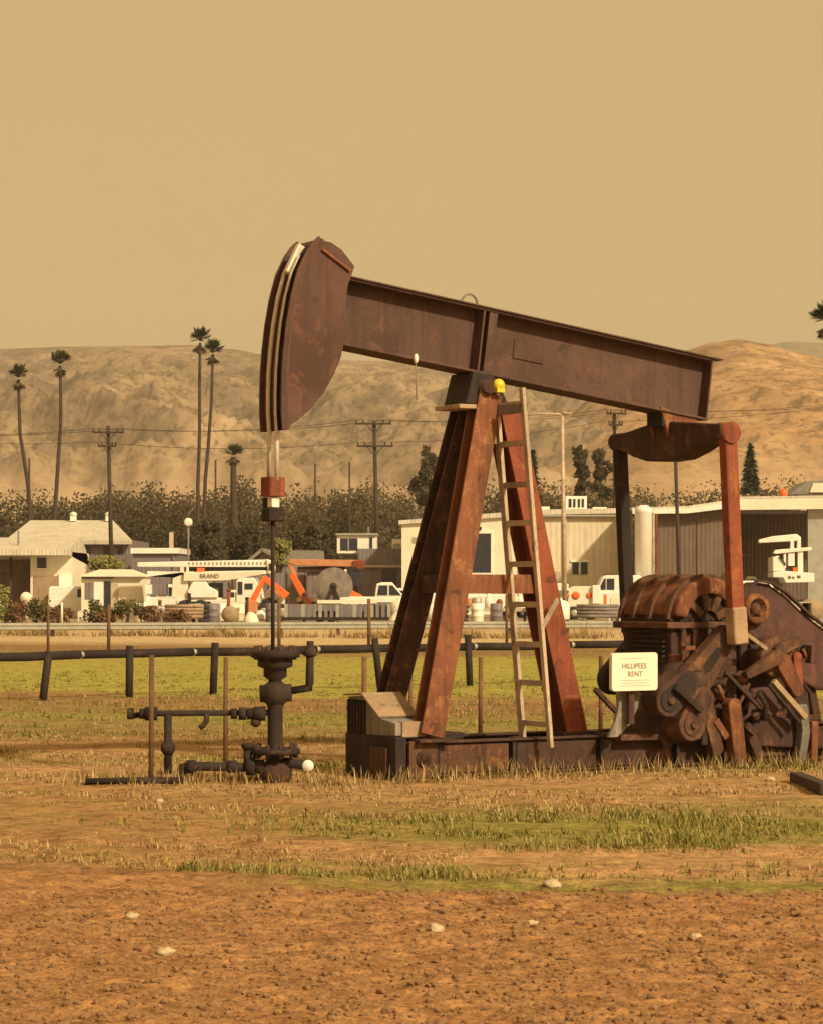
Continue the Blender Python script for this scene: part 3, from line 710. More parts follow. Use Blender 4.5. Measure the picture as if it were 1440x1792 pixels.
# equaliser under the beam's tail, pitman arms
qe = PJ(1172, 766, 0); LN, LF = .90, .84
eq = MB(); dz = lambda py: PJ(1172, py, 0).z
prof = [(LF, dz(757)), (LF * .6, dz(750)), (.16, dz(740)), (-.16, dz(740)), (-LN * .6, dz(746)), (-LN, dz(752)), (-LN, dz(776)), (-LN * .74, dz(783)), (-LN * .52, dz(796)), (-.26, dz(806)), (0, dz(808)), (.24, dz(806)), (LF * .55, dz(796)), (LF * .76, dz(784)), (LF, dz(777))]
eq.prism([Vector((qe.x - .11, a, c_)) for a, c_ in prof], (.22, 0, 0))
eqo = P(eq, 'equalizer', M_brown, bevel=.015)
uq, vq_ = beam_u(1170, 740, 0)
hb = MB(); b0 = BP(uq, hgt - .01, 0)
for s in (-.13, .09): hb.prism([Vector((b0.x - .20, s, b0.z + .06)), Vector((b0.x + .24, s, b0.z - .05)), Vector((qe.x + .12, s, qe.z)), Vector((qe.x - .12, s, qe.z))], (0, .04, 0))
P(hb, 'equalizer_bracket', M_orange, bevel=.008)
P(MB().b2((b0.x - .18, -.12, b0.z - .12), (b0.x - .05, .12, b0.z + .03)), 'bracket_block', M_dark)
P(MB().tube([(qe.x, -LN - .04, dz(766)), (qe.x, -LN + .14, dz(766))], .10, 18), 'wrist_pin', M_red, eqo)
P(MB().tube([(qe.x, LF - .14, dz(766)), (qe.x, LF + .05, dz(766))], .085, 18), 'wrist_pin', M_dark, eqo)
yn, yf = -LN + .03, LF - .03
pa, pb = Vector((qe.x, yn, dz(766))), PJ(1288, 1112, yn)
pfa = Vector((qe.x, yf, dz(766))); pfb = Vector((pb.x, yf, pb.z))
pm = MB().bar(pa, pb, .14, .10, (1, 0, 0)); pmo = P(pm, 'pitman_arm', M_red, bevel=.008, label='red rusted pitman arm nearest the sign side')
P(MB().bar(pb + Vector((-.012, -.0, .26)), pb + Vector((.015, 0, -.08)), .16, .14, (1, 0, 0)), 'bearing_housing', M_tan, pmo, bevel=.02)
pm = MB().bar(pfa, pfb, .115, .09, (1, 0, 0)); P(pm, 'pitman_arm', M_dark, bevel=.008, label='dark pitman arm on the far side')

# gear reducer: barrel topped case, flanged at mid height, with the slow shaft through it
def link(p, q_, r1, r2, y0, y1, n=14):
    """cast link: two round ends joined by tangents, in the plane of the pump's side"""
    a, b_ = PJ(*p, y0) if not isinstance(p, Vector) else p, PJ(*q_, y0) if not isinstance(q_, Vector) else q_
    d = Vector((b_.x - a.x, 0, b_.z - a.z)); an_ = math.atan2(d.z, d.x); off = math.acos(max(-1, min(1, (r1 - r2) / max(d.length, 1e-4)))); out = []
    for c__, r_, t0, t1 in ((a, r1, an_ + off, an_ + 2 * math.pi - off), (b_, r2, an_ - off, an_ + off)):
        for k in range(n + 1): t = t0 + (t1 - t0) * k / n; out.append(Vector((c__.x + r_ * math.cos(t), y0, c__.z + r_ * math.sin(t))))
    return MB().prism(out, (0, y1 - y0, 0))
GY0, GY1 = -.42, .34
gc = PJ(1232, 1088, GY0); Rg = .40
def arc(c__, r_, a0, a1, y, n=18): return [Vector((c__.x + r_ * math.cos(R(a0 + (a1 - a0) * k / n)), y, c__.z + r_ * math.sin(R(a0 + (a1 - a0) * k / n)))) for k in range(n + 1)]
zb0 = zt + .02
body = arc(gc, Rg - .015, 0, 180, GY0) + [Vector((gc.x - Rg + .015, GY0, zb0 + .25)), Vector((gc.x - Rg - .06, GY0, zb0)), Vector((gc.x + Rg + .10, GY0, zb0)), Vector((gc.x + Rg - .015, GY0, zb0 + .25))]
gbo = P(MB().prism(body, (0, GY1 - GY0, 0)), 'gear_reducer', M_brown, bevel=.02)
P(MB().prism(arc(gc, Rg + .012, 8, 172, GY0 - .10, 24) + arc(gc, Rg - .14, 172, 8, GY0 - .10, 24), (0, GY1 - GY0 + .14, 0)), 'gear_cover', M_gear, gbo, bevel=.03)
for yy_ in (GY0 - .02, -.16, .10, GY1 - .03):
    P(MB().prism(arc(gc, Rg + .045, 4, 176, yy_, 24) + arc(gc, Rg + .0, 176, 4, yy_, 24), (0, .035, 0)), 'cover_band', M_mid, gbo)
P(MB().prism(arc(gc, Rg - .13, 0, 180, GY0 - .03) , (0, .05, 0)), 'bearing_web', M_dark, gbo, bevel=.01)
for a0 in (25, 62, 100, 140):
    P(MB().bar(gc + Vector((.10 * math.cos(R(a0)), -.05, .10 * math.sin(R(a0)))), gc + Vector((.30 * math.cos(R(a0)), -.05, .30 * math.sin(R(a0)))), .05, .07, (0, 1, 0)), 'web_rib', M_mid, gbo, bevel=.008)
P(MB().b2((gc.x - Rg - .07, GY0 - .06, gc.z - .06), (gc.x + Rg + .07, GY1 + .05, gc.z + .0)), 'case_flange', M_mid, gbo, bevel=.01)
for k in range(8):
    x_ = gc.x - Rg - .02 + k * (2 * Rg + .04) / 7; P(MB().lathe((x_, GY0 - .04, gc.z), [(.018, -.09), (.018, .03)], 8), 'flange_bolt', M_dark, gbo)
for u in (-.30, -.16, .0, .17):
    P(MB().b2((gc.x + u, GY0 - .05, gc.z - .36), (gc.x + u + .05, GY0 + .01, gc.z - .061)), 'case_rib', M_mid if u < 0 else M_brown, gbo, bevel=.008)
for k in range(6):
    z_ = gc.z - .10 - k * .045; P(MB().b2((gc.x - Rg - .03, GY0 + .08, z_), (gc.x - Rg + .02, GY1 - .08, z_ + .018)), 'cooling_fin', M_dark, gbo)
P(MB().b2((gc.x - Rg + .0, GY0 - .04, zb0 + .28), (gc.x - Rg + .22, GY0 + .02, gc.z - .30)), 'inspection_plate', M_red, gbo, bevel=.01)
# crank with its hub, slot and round ended counterweight; far crank
hub = PJ(1212, 1196, -.72); pin = Vector((pb.x, -.72, pb.z))
cko = P(link(hub, pin, .165, .095, -.77, -.63), 'crank_arm', M_mid, bevel=.010)
d_ = (pin - hub); P(link(hub + d_ * .34 + Vector((0, -.052, 0)), hub + d_ * .66 + Vector((0, -.052, 0)), .05, .04, -.774, -.765), 'crank_slot', M_dark, cko)
for k in (.20, .82): pass
P(MB().lathe(hub + Vector((0, -.11, 0)), [(.05, 0), (.06, .015), (.10, .02), (.125, .06)], 22, 'y'), 'crank_hub', M_brown, cko)
P(MB().tube([pin + Vector((0, -.07, 0)), pb + Vector((0, .06, 0))], .05, 16), 'crank_pin', M_brown, cko)
cwd = -d_.normalized(); side_ = Vector((-cwd.z, 0, cwd.x))
for s, r_ in ((-1, .15), (1, .15)):
    q0 = hub + cwd * .10 + side_ * s * .12; q1 = hub + cwd * .34 + side_ * s * .17
    P(link(Vector((q0.x, -.80, q0.z)), Vector((q1.x, -.80, q1.z)), .13, r_, -.84, -.60), 'counterweight', M_brown if s < 0 else M_mid, cko, bevel=.010)
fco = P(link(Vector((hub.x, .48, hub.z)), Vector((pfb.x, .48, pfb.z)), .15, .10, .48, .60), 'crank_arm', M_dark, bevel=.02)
P(MB().tube([(pfb.x, .52, pfb.z), (pfb.x, yf + .03, pfb.z)], .05, 12), 'crank_pin', M_dark, fco)
P(MB().tube([(hub.x, -.66, hub.z), (hub.x, .58, hub.z)], .075, 16), 'crank_shaft', M_brown, gbo)
P(MB().lathe((hub.x, -.58, hub.z), [(.15, 0), (.19, .03), (.20, .16)], 24, 'y'), 'shaft_housing', M_brown, gbo)
# legs, pedestal and step
for p_, q_, r1, r2, y0, mt in (((1238, 1236), (1256, 1310), .075, .065, -.60, M_mid), ((1286, 1236), (1297, 1334), .075, .07, -.66, M_gear), ((1310, 1276), (1336, 1336), .05, .05, -.58, M_brown), ((1176, 1240), (1168, 1296), .06, .07, -.56, M_brown)):
    P(link(p_, q_, r1, r2, y0, y0 + .12), 'gear_leg', mt, bevel=.010)
P(side([(1168, 1245), (1260, 1240), (1340, 1252), (1420, 1262), (1470, 1300), (1470, 1312), (1160, 1300)], -.48, .34), 'gear_pedestal', M_brown, bevel=.02)
P(side([(1086, 1286), (1290, 1282), (1290, 1292), (1086, 1296)], -.56, -.1), 'step_plate', M_mid)
# sheave and belt guard, slanting down to the motor
bgd = side([(1290, 1062), (1300, 1036), (1322, 1018), (1346, 1022), (1372, 1040), (1410, 1076), (1450, 1106), (1482, 1130), (1490, 1180), (1470, 1210), (1430, 1208), (1400, 1190), (1352, 1150), (1312, 1112)], -.34, -.16)
bgo = P(bgd, 'belt_guard', M_maroon, bevel=.03)
P(strip([PJ(a, b_, -.34) for a, b_ in ((1290, 1062), (1300, 1036), (1322, 1018), (1346, 1022), (1372, 1040), (1410, 1076), (1450, 1106), (1482, 1130))], -.39, -.345, .02), 'guard_rim', M_brown, bgo)
sc_ = PJ(1326, 1066, -.42)
P(MB().lathe(sc_, [(.10, .0), (.135, -.01), (.150, .03), (.150, .075)], 28, 'y', cap=False).lathe(sc_, [(.101, .001), (.075, .05), (.06, .06)], 28, 'y', cap=False), 'sheave', M_gear)
P(MB().lathe(sc_, [(.03, -.0), (.05, .02), (.078, .055)], 18, 'y'), 'sheave_hub', M_brown)
for k in range(5):
    t = 2 * math.pi * k / 5 + .3; P(MB().bar(sc_ + Vector((.05 * math.cos(t), .045, .05 * math.sin(t))), sc_ + Vector((.12 * math.cos(t), .045, .12 * math.sin(t))), .03, .02, (0, 1, 0)), 'sheave_spoke', M_dark)
P(side([(1296, 1112), (1340, 1098), (1420, 1160), (1440, 1264), (1296, 1264)], -.28, .25), 'drive_housing', M_brown, bevel=.03)
# brake drum, its band lever and links
bh = PJ(1362, 1150, -.60)
bro = P(MB().lathe(bh, [(.06, .0), (.15, .01), (.19, .02), (.20, .06), (.20, .18)], 28, 'y'), 'brake_drum', M_mid, bevel=.008)
P(MB().lathe(bh + Vector((0, -.03, 0)), [(.035, 0), (.06, .01), (.065, .04)], 18, 'y'), 'drum_hub', M_dark, bro)
for p_, q_, r1, r2, y0, mt in (((1362, 1150), (1312, 1180), .07, .04, -.68, M_mid), ((1372, 1160), (1396, 1206), .085, .07, -.66, M_gear), ((1366, 1138), (1400, 1122), .06, .045, -.66, M_mid), ((1396, 1150), (1398, 1200), .05, .05, -.62, M_red)):
    P(link(p_, q_, r1, r2, y0, y0 + .07), 'brake_link', mt, bro, bevel=.008)
for (a, c_, w, mt, y0) in (((1302, 1108), (1366, 1156), .04, M_tan, -.57), ((1352, 1192), (1408, 1256), .055, M_tan, -.66), ((1344, 1198), (1398, 1264), .03, M_dark, -.68), ((1180, 1202), (1226, 1244), .055, M_dark, -.88), ((1040, 1206), (1078, 1246), .045, M_brown, -.1), ((1268, 1176), (1330, 1240), .035, M_brown, -.62), ((1310, 1196), (1276, 1266), .03, M_mid, -.6)):
    P(MB().bar(PJ(*a, y0), PJ(*c_, y0), w, w, (0, 1, 0)), 'guide_bar', mt, bevel=.006)
# raised rims on crank and weights, clutter of rods, brackets and pipes around the case
for s, r_ in ((-1, .15), (1, .15)):
    q0 = hub + cwd * .10 + side_ * s * .12; q1 = hub + cwd * .34 + side_ * s * .17
    P(link(Vector((q0.x, -.85, q0.z)), Vector((q1.x, -.85, q1.z)), .085, r_ - .05, -.852, -.84), 'weight_recess', M_dark if s < 0 else M_brown, cko)
    P(MB().tube([(q1.x, -.88, q1.z), (q1.x, -.82, q1.z)], .035, 6), 'weight_nut', M_mid, cko)
P(link(hub + d_ * .0 + Vector((0, -.055, 0)), hub + d_ * .10 + Vector((0, -.055, 0)), .10, .08, -.79, -.768), 'hub_boss', M_brown, cko)
tr_ = random.Random(5)
for k in range(34):
    xa, ya = tr_.uniform(1150, 1420), tr_.uniform(1110, 1290)
    if xa < 1172 and ya < 1215: continue
    y0 = tr_.uniform(-.62, -.46); an2 = tr_.choice((0, 0, 90, 90, 45, -45, 30, -60)) + tr_.uniform(-8, 8); ln2 = tr_.uniform(.06, .22); a = PJ(xa, ya, y0); dd = Vector((math.cos(R(an2)), 0, math.sin(R(an2)))) * ln2 / 2
    mt = tr_.choice((M_brown, M_dark, M_mid, M_brown, M_gear, M_maroon))
    if k % 3 == 0: P(MB().tube([a - dd, a + dd], tr_.uniform(.014, .03), 8), 'rod', mt)
    elif k % 3 == 1: P(MB().bar(a - dd, a + dd, tr_.uniform(.04, .10), tr_.uniform(.03, .07), (0, 1, 0)), 'bracket', mt, bevel=.006)
    else: P(MB().lathe(a, [(.02, -.05), (.035, -.045), (.06, -.01), (.065, .06)], 10, 'y'), 'bearing_cap', mt)
# hoses, conduit and covers
for pts, r, mt, y0 in (([(1196, 1240), (1212, 1256), (1216, 1276), (1208, 1294)], .022, M_dark, -.58), ([(1300, 1200), (1312, 1222), (1310, 1250), (1296, 1262)], .02, M_brown, -.60), ([(1326, 1210), (1340, 1236), (1336, 1262)], .025, M_dark, -.66), ([(1240, 1180), (1262, 1186), (1280, 1178), (1298, 1184)], .018, M_brown, -.58), ([(1400, 1190), (1416, 1212), (1420, 1250)], .02, M_dark, -.5)):
    P(MB().tube([PJ(a, b_, y0) for a, b_ in pts], r, 8), 'hose', mt)
for poly, mt, y0 in (([(1318, 1206), (1352, 1200), (1372, 1240), (1330, 1268), (1306, 1250)], M_maroon, -.50), ([(1120, 1214), (1180, 1214), (1196, 1240), (1126, 1246)], M_grey, -.46)):
    P(side(poly, y0, y0 + .10), 'cover_plate', mt, bevel=.03)
# electric motor at the low end of the belt guard
mc = PJ(1356, 1246, -.42)
mo = MB(); mo.lathe(mc, [(.10, -.02), (.20, 0), (.22, .03), (.22, .50), (.19, .54)], 26, 'y'); mot = P(mo, 'motor', M_brown)
for k in range(9):
    t = 2 * math.pi * k / 9; P(MB().bar(mc + Vector((.225 * math.cos(t), .06, .225 * math.sin(t))), mc + Vector((.225 * math.cos(t), .46, .225 * math.sin(t))), .02, .03, (math.cos(t), 0, math.sin(t))), 'motor_fin', M_dark, mot)
P(MB().lathe(mc + Vector((0, -.03, 0)), [(.03, 0), (.07, .01), (.08, .03)], 16, 'y'), 'shaft_cover', M_orange, mot)
P(MB().b2(mc + Vector((-.26, .02, -.42)), mc + Vector((.26, .5, -.20))), 'motor_mount', M_brown, mot, bevel=.01)
for poly, mt in (([(1398, 1234), (1412, 1232), (1418, 1280), (1408, 1346), (1396, 1342), (1404, 1280)], M_grey), ([(1420, 1262), (1432, 1262), (1430, 1350), (1420, 1350)], M_orange)):
    P(side(poly, -.60, -.5), 'motor_strut', mt, bevel=.01)
# curved splash plate and sign
P(side([(1080, 1206), (1120, 1206), (1116, 1238), (1102, 1268), (1080, 1290), (1064, 1291), (1076, 1264), (1082, 1236)], -.66, -.62), 'splash_plate', M_grey, bevel=.006)
sg0, sg1 = PJ(1070, 1143, -.80), PJ(1150, 1208, -.80)
sgc = (sg0 + sg1) / 2; sw, sh = sg1.x - sg0.x, sg0.z - sg1.z
rr = .03; outl = []
for cx_, cz_, a0 in ((sw / 2 - rr, sh / 2 - rr, 0), (-sw / 2 + rr, sh / 2 - rr, 90), (-sw / 2 + rr, -sh / 2 + rr, 180), (sw / 2 - rr, -sh / 2 + rr, 270)):
    for k in range(5): t = R(a0 + 22.5 * k); outl.append(Vector((sgc.x + cx_ + rr * math.cos(t), -.80, sgc.z + cz_ + rr * math.sin(t))))
sgn = P(MB().prism(outl, (0, .045, 0)), 'sign_board', M_signw, bevel=.004)
sgn['label'] = 'white sign board with faded lettering'
TM = lambda dx, dz_: Matrix.Translation((sgc.x + dx, -.803, sgc.z + dz_)) @ Matrix.Rotation(R(90), 4, 'X')
text_mesh('HILLIPEES', .066, .001, 'lettering', M_inks, sgn, TM(-.01, sh * .15))
text_mesh('RENT', .066, .001, 'lettering', M_inks, sgn, TM(0, -sh * .06))
for dz_, w in ((.36, .62), (-.22, .66), (-.29, .60), (-.36, .66)):
    P(MB().box((sgc.x, -.8015, sgc.z + sh * dz_), (sw * w, .002, .004)), 'ruled_line', M_inkp, sgn)
P(MB().b2((sgc.x - .03, -.75, sg1.z - .30), (sgc.x + .03, -.71, sg0.z - .05)), 'sign_post', M_brown, sgn)

# ------------------------------------------------------------------ wellhead, under the polished rod
wl = local_matrix(PUMP) @ Vector((xc, 0, 0)); WD = wl.y
well = thing('wellhead', 'black oily wellhead with stuffing box, valves and side piping', 'wellhead', (wl.x, wl.y, 0))
def wz(py): return ZZ(py, WD)
def wx(px): return GX(px, WD)
cx0 = wl.x + .02; c0 = (cx0, WD, 0)
lat = [(.045, 1150), (.15, 1152), (.15, 1166), (.10, 1170), (.10, 1184), (.055, 1190), (.055, 1200), (.075, 1204), (.10, 1208), (.10, 1226), (.075, 1232), (.065, 1240), (.065, 1312)]
PX = lambda prof: [(r, wz(p)) for r, p in reversed(prof)]
wb = MB().lathe(c0, [(.085, 0.0)] + [(.085, wz(1340))] + PX([(a, p + (0)) for a, p in lat]), 20); wbo = wb.build('casing', M_dark, well)
MB().lathe(c0, [(.20, wz(1320)), (.215, wz(1318)), (.215, wz(1311)), (.20, wz(1309))], 24).build('flange', M_fence, well)
MB().lathe(c0, [(.13, 0.0), (.14, .05), (.14, wz(1344)), (.10, wz(1334))], 20).build('base_spool', M_brown, well)
MB().lathe(c0, [(.19, wz(1137)), (.21, wz(1140)), (.21, wz(1150)), (.16, wz(1153))], 20).build('stuffing_box', M_fence, well)
sv = MB(); sv.tube([(cx0 - .13, WD, wz(1214)), (cx0 + .14, WD, wz(1212))], .075, 14).ball((cx0, WD, wz(1214)), .12, 14); sv.build('valve_body', M_dark, well)
MB().tube([(cx0 + .10, WD, wz(1210)), (wx(540), WD, wz(1204)), (wx(543), WD, wz(1196)), (wx(543), WD, wz(1150))], .033, 12).build('bleed_pipe', M_dark, well)
MB().lathe((wx(543), WD, 0), [(.035, wz(1150)), (.06, wz(1146)), (.055, wz(1138)), (.03, wz(1131)), (.012, wz(1127))], 14).build('pipe_cap', M_dark, well)
fl = MB(); fl.tube([(cx0, WD, wz(1247)), (wx(262), WD + .05, wz(1249)), (wx(240), WD + .05, wz(1252)), (wx(226), WD + .05, wz(1254))], .026, 12).build('flow_line', M_dark, well)
for px, r, ln_ in ((455, .062, .10), (440, .05, .07), (425, .055, .06), (410, .045, .05), (265, .06, .10), (250, .045, .05), (229, .05, .05)):
    MB().tube([(wx(px) - ln_ / 2, WD, wz(1249)), (wx(px) + ln_ / 2, WD, wz(1249))], r, 14).build('pipe_coupling', M_dark, well)
MB().tube([(wx(448), WD, wz(1240)), (wx(448), WD, wz(1262))], .035, 10).ball((wx(448), WD, wz(1264)), .045, 10).build('check_valve', M_dark, well)
MB().tube([(wx(362), WD, wz(1249)), (wx(362), WD, wz(1262)), (wx(356), WD, wz(1270)), (wx(350), WD, wz(1274))], .024, 10).build('drain_elbow', M_dark, well)
MB().tube([(wx(294), WD + .03, wz(1250)), (wx(294), WD + .03, wz(1354))], .034, 12).lathe((wx(294), WD + .03, 0), [(.034, wz(1322)), (.062, wz(1314)), (.062, wz(1304)), (.034, wz(1296))], 12).build('drop_pipe', M_dark, well)
MB().tube([(cx0, WD - .05, wz(1343)), (wx(330), WD - .05, wz(1340)), (wx(321), WD - .05, wz(1343)), (wx(319), WD - .05, wz(1350)), (wx(319), WD - .05, -.02)], .040, 12).build('ground_line', M_dark, well)
for px, r in ((336, .058), (408, .055), (440, .075), (455, .06)):
    MB().tube([(wx(px) - .04, WD - .05, wz(1341)), (wx(px) + .04, WD - .05, wz(1341))], r, 14).build('pipe_coupling', M_dark, well)
hv = MB(); hv.tube([(wx(435), WD - .05, wz(1341)), (wx(435), WD - .05, wz(1308))], .038, 12).lathe((wx(435), WD - .05, 0), [(.05, wz(1300)), (.06, wz(1304)), (.05, wz(1310))], 12); hv.build('valve_bonnet', M_dark, well)
MB().tube([(cx0, WD, wz(1332)), (wx(534), WD - .06, wz(1338))], .042, 12).build('gauge_pipe', M_dark, well)
MB().lathe((wx(540), WD - .10, wz(1339)), [(.045, 0), (.05, .01), (.05, .04), (.03, .06)], 18, 'y').build('pressure_gauge', M_white, well, props={'label': 'round white pressure gauge face'})
MB().tube([(wx(484), WD - .1, wz(1345)), (wx(484), WD - .1, -.02)], .035, 10).build('support_leg', M_grey, well)

for k in range(10):
    t = 2 * math.pi * k / 10
    for r_, py in ((.175, 1309), (.165, 1137)): MB().lathe((cx0 + r_ * math.cos(t), WD + r_ * math.sin(t), wz(py)), [(.018, -.085), (.018, .035)], 6).build('flange_bolt', M_brown, well)
# thin posts near the wellhead and behind the pump, pipe on the ground
for px, pt_, pb_, wpx, lab in ((265, 1146, 1372, 9, 'thin rusty post standing in front of the flow line end'), (395, 1150, 1338, 8, 'thin rusty post between the drop pipe and the black wellhead'), (840, 1150, 1292, 8, 'thin brown post seen through the frame of the pump jack'), (718, 1160, 1296, 7, 'thin brown post behind the orange leg of the pump jack'), (1050, 1148, 1292, 8, 'thin brown post just beside the white sign board'), (637, 1150, 1285, 9, 'thin brown post behind the front end of the pump skid')):
    p = G(px, pb_); r = wpx * p.y / F / 2
    mb = MB().tube([p + Vector((0, 0, -.1)), p + Vector((0.005, 0, H + (HY - pt_) * p.y / F))], r, 10); solo(mb, 'thin_post', M_post, lab, 'post', p, 'thin rusty posts around the well')
p = G(150, 1374); q = G(322, 1372); mb = MB().tube([p + Vector((0, 0, .03)), (p + q) / 2 + Vector((0, 0, .035)), q + Vector((0, 0, .03))], .028, 10)
solo(mb, 'ground_pipe', M_dark, 'black pipe lying on the grass in front of the flow line', 'pipe', p)
p = G(1392, 1368); q = G(1446, 1392); mb = MB().bar(p + Vector((0, 0, .04)), q + Vector((0, 0, .05)), .09, .11, (0, 0, 1)); solo(mb, 'timber_baulk', M_pole, 'dark timber lying on the dry ground off the skid end', 'timber', p, bevel=.008)
# ------------------------------------------------------------------ pipe fence across the field
def FD(px): return 37.0 + (px - 75) * 5.5 / 745
def FP(px, z): D = FD(px); return Vector((GX(px, D), D, z))
fen = thing('pipe_fence', 'low black pipe fence crossing the green field behind the pump jack', 'fence', FP(560, 0))
joints = [-220, -60, 143, 340, 556, 685, 830, 1000, 1120, 1290, 1460, 1640]
for a, c_ in zip(joints, joints[1:]):
    g = 3.0
    MB().tube([FP(a + g, .66), FP((a + c_) / 2, .655 + rnd.uniform(-.012, .012)), FP(c_ - g, .66)], .068, 10).build('rail', M_fence, fen)
for j in joints[1:-1]: MB().tube([FP(j - 4, .66), FP(j + 4, .66)], .05, 10).build('rail_sleeve', M_galv, fen)
for px, dx, top in ((-70, 0, .74), (76, 12, .72), (228, 1, .78), (374, 4, .80), (541, 3, .80), (667, -11, .82), (822, -4, .86), (985, 2, .8), (1175, 0, .8), (1340, 2, .8), (1490, 0, .8)):
    p = FP(px, -.1); q = FP(px + dx, top); q.y -= .10; p.y -= .10
    MB().tube([p, q], .058, 10).build('fence_post', M_fence, fen)

# thin line posts of the field's far side, and the roadside guard rail
for px, pt_, pb_, w, lab in ((85, 1066, 1141, 5, 'thin grey brown line post nearest the picture edge'), (191, 1058, 1140, 6, 'thin dark red post in front of the tan shed'), (489, 1046, 1140, 6, 'thin brown post behind the rod of the pump jack'), (646, 1048, 1138, 6, 'thin brown post in front of the white pickup'), (886, 1040, 1130, 5, 'thin pale post seen behind the ladder foot'), (1352, 1028, 1128, 6, 'thin brown post in front of the open shed bay')):
    p = G(px, pb_); r = w * p.y / F / 2; mb = MB().tube([p - Vector((0, 0, .1)), p + Vector((0, 0, H + (HY - pt_) * p.y / F))], r, 8); solo(mb, 'line_post', M_post, lab, 'post', p, 'thin posts at the far side of the field')
gr = thing('guard_rail', 'long grey steel guard rail along the yard road', 'guard rail', (0, 88, 0))
def GD(px): return 84.0 + (px - 0) * 6.5 / 1440
for i in range(-2, 17):
    px0, px1 = i * 100 - 8, i * 100 + 92
    a, c_ = Vector((GX(px0, GD(px0)), GD(px0), 0)), Vector((GX(px1, GD(px1)), GD(px1), 0))
    pr = [(0, .46), (-.05, .42), (-.05, .38), (0, .34), (-.05, .30), (-.05, .25), (0, .21), (.02, .21), (.02, .46)]
    mb = MB(); vs = [Vector((a.x, a.y + u, v)) for u, v in pr] + [Vector((c_.x, c_.y + u, v)) for u, v in pr]; n = len(pr)
    mb.add(vs, [(k, (k + 1) % n, n + (k + 1) % n, n + k) for k in range(n)]); mb.build('rail_beam', M_galv, gr)
    mb = MB().b2((a.x - .06, a.y + .03, -.1), (a.x + .06, a.y + .16, .50)); mb.build('rail_post', M_pole, gr)

# ------------------------------------------------------------------ plants
def leaf_cloud(mb, c, rad, n, size, r, clumps=14, flat=0.0):
    c = Vector(c); cc = []
    for i in range(clumps):
        d = Vector((r.gauss(0, 1), r.gauss(0, 1), r.gauss(0, 1))).normalized(); k = 0.35 + 0.6 * r.random() ** .6
        cc.append((Vector((d.x * rad[0], d.y * rad[1], d.z * rad[2])) * k, (0.16 + 0.16 * r.random()) * (1 - .35 * flat)))
    for i in range(n):
        p, s = r.choice(cc)
        gg = lambda: max(-1.5, min(1.5, r.gauss(0, 1)))
        q = c + p + Vector((gg() * s * rad[0], gg() * s * rad[1], gg() * s * rad[2]))
        u = Vector((r.gauss(0, 1), r.gauss(0, 1), r.gauss(0, 1))).normalized(); v = u.orthogonal().normalized()
        a = size * (0.5 + r.random()); o = len(mb.v)
        mb.v += [q - u * a, q + v * a * .55, q + u * a, q - v * a * .55]; mb.f.append([o, o + 1, o + 2, o + 3]); mb.sm.append(False)
# the wooded rise far behind the yard reads as one mass
wr = random.Random(21); mb = MB()
for i in range(150):
    D = wr.uniform(300, 400); px = wr.uniform(-150, 1590)
    topy = 846 + 8 * math.sin(px / 90.) + 6 * math.sin(px / 37.) + wr.uniform(0, 34) - (10 if 640 < px < 800 else 0)
    zt_ = ZZ(topy, D); rw = wr.uniform(3.2, 6.0); x_ = GX(px, D)
    leaf_cloud(mb, (x_, D, zt_ * .56), (rw, rw * .8, zt_ * .42), 1500, .24, wr, 24, .4)
o = mb.build('woods', M_wood); o['kind'] = 'stuff'; o['label'] = 'dusty olive brown woods massed below the hills'; o['category'] = 'woods'
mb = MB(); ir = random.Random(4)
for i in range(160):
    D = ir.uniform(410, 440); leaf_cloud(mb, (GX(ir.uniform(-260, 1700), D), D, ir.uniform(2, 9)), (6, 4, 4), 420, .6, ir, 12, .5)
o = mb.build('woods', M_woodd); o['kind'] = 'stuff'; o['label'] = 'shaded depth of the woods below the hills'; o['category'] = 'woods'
def tree(px, top, base, D, wpx, mat, name, lab, grp, n=900, size=.35, kind='round', seed=0):
    r = random.Random(seed + int(px)); x_ = GX(px, D); zt_, zb_ = ZZ(top, D), max(0.0, ZZ(base, D)); rw = wpx * D / F / 2
    t = thing(name, lab, 'tree', (x_, D, 0), 0, grp); hgt_ = zt_ - zb_
    mb = MB()
    if kind == 'cone':
        for i in range(n):
            k = r.random() ** .7; z = zt_ - k * hgt_; rr_ = rw * (k ** .9) * (0.75 + .35 * math.sin(k * 34) ** 2) * math.sqrt(r.random()); a = r.random() * 6.28
            q = Vector((x_ + rr_ * math.cos(a), D + rr_ * math.sin(a), z - rr_ * .25)); u = Vector((math.cos(a), math.sin(a), -.4 + r.gauss(0, .3))).normalized(); v = u.cross(Vector((0, 0, 1))).normalized(); s = size * (0.5 + r.random())
            o = len(mb.v); mb.v += [q - u * s * .4, q + v * s * .4, q + u * s, q - v * s * .4]; mb.f.append([o, o + 1, o + 2, o + 3]); mb.sm.append(False)
    elif kind == 'bush':
        leaf_cloud(mb, (x_, D, zb_ + hgt_ * .5), (rw, rw * .8, hgt_ * .48), int(n * 2), size * .62, r, 16)
    else:
        for i in range(5):
            ox_, oz_ = r.uniform(-.55, .55) * rw, (-.42 + .17 * i) * hgt_; k_ = r.uniform(.45, .70)
            leaf_cloud(mb, (x_ + ox_, D + r.uniform(-.4, .4) * rw, zb_ + hgt_ * .58 + oz_), (rw * k_, rw * k_, min(hgt_ * .30, rw * k_ * 1.1)), int(n * .5), size * .6, r, 12, .5)
    mb.build('crown', mat, t)
    MB().tube([(x_, D, -.1), (x_ + .1, D, (zb_ + zt_) * .35), (x_, D, zt_ * .8)], max(.08, rw * .09), 8, r2=max(.04, rw * .03)).build('trunk', M_bark, t)
    return t
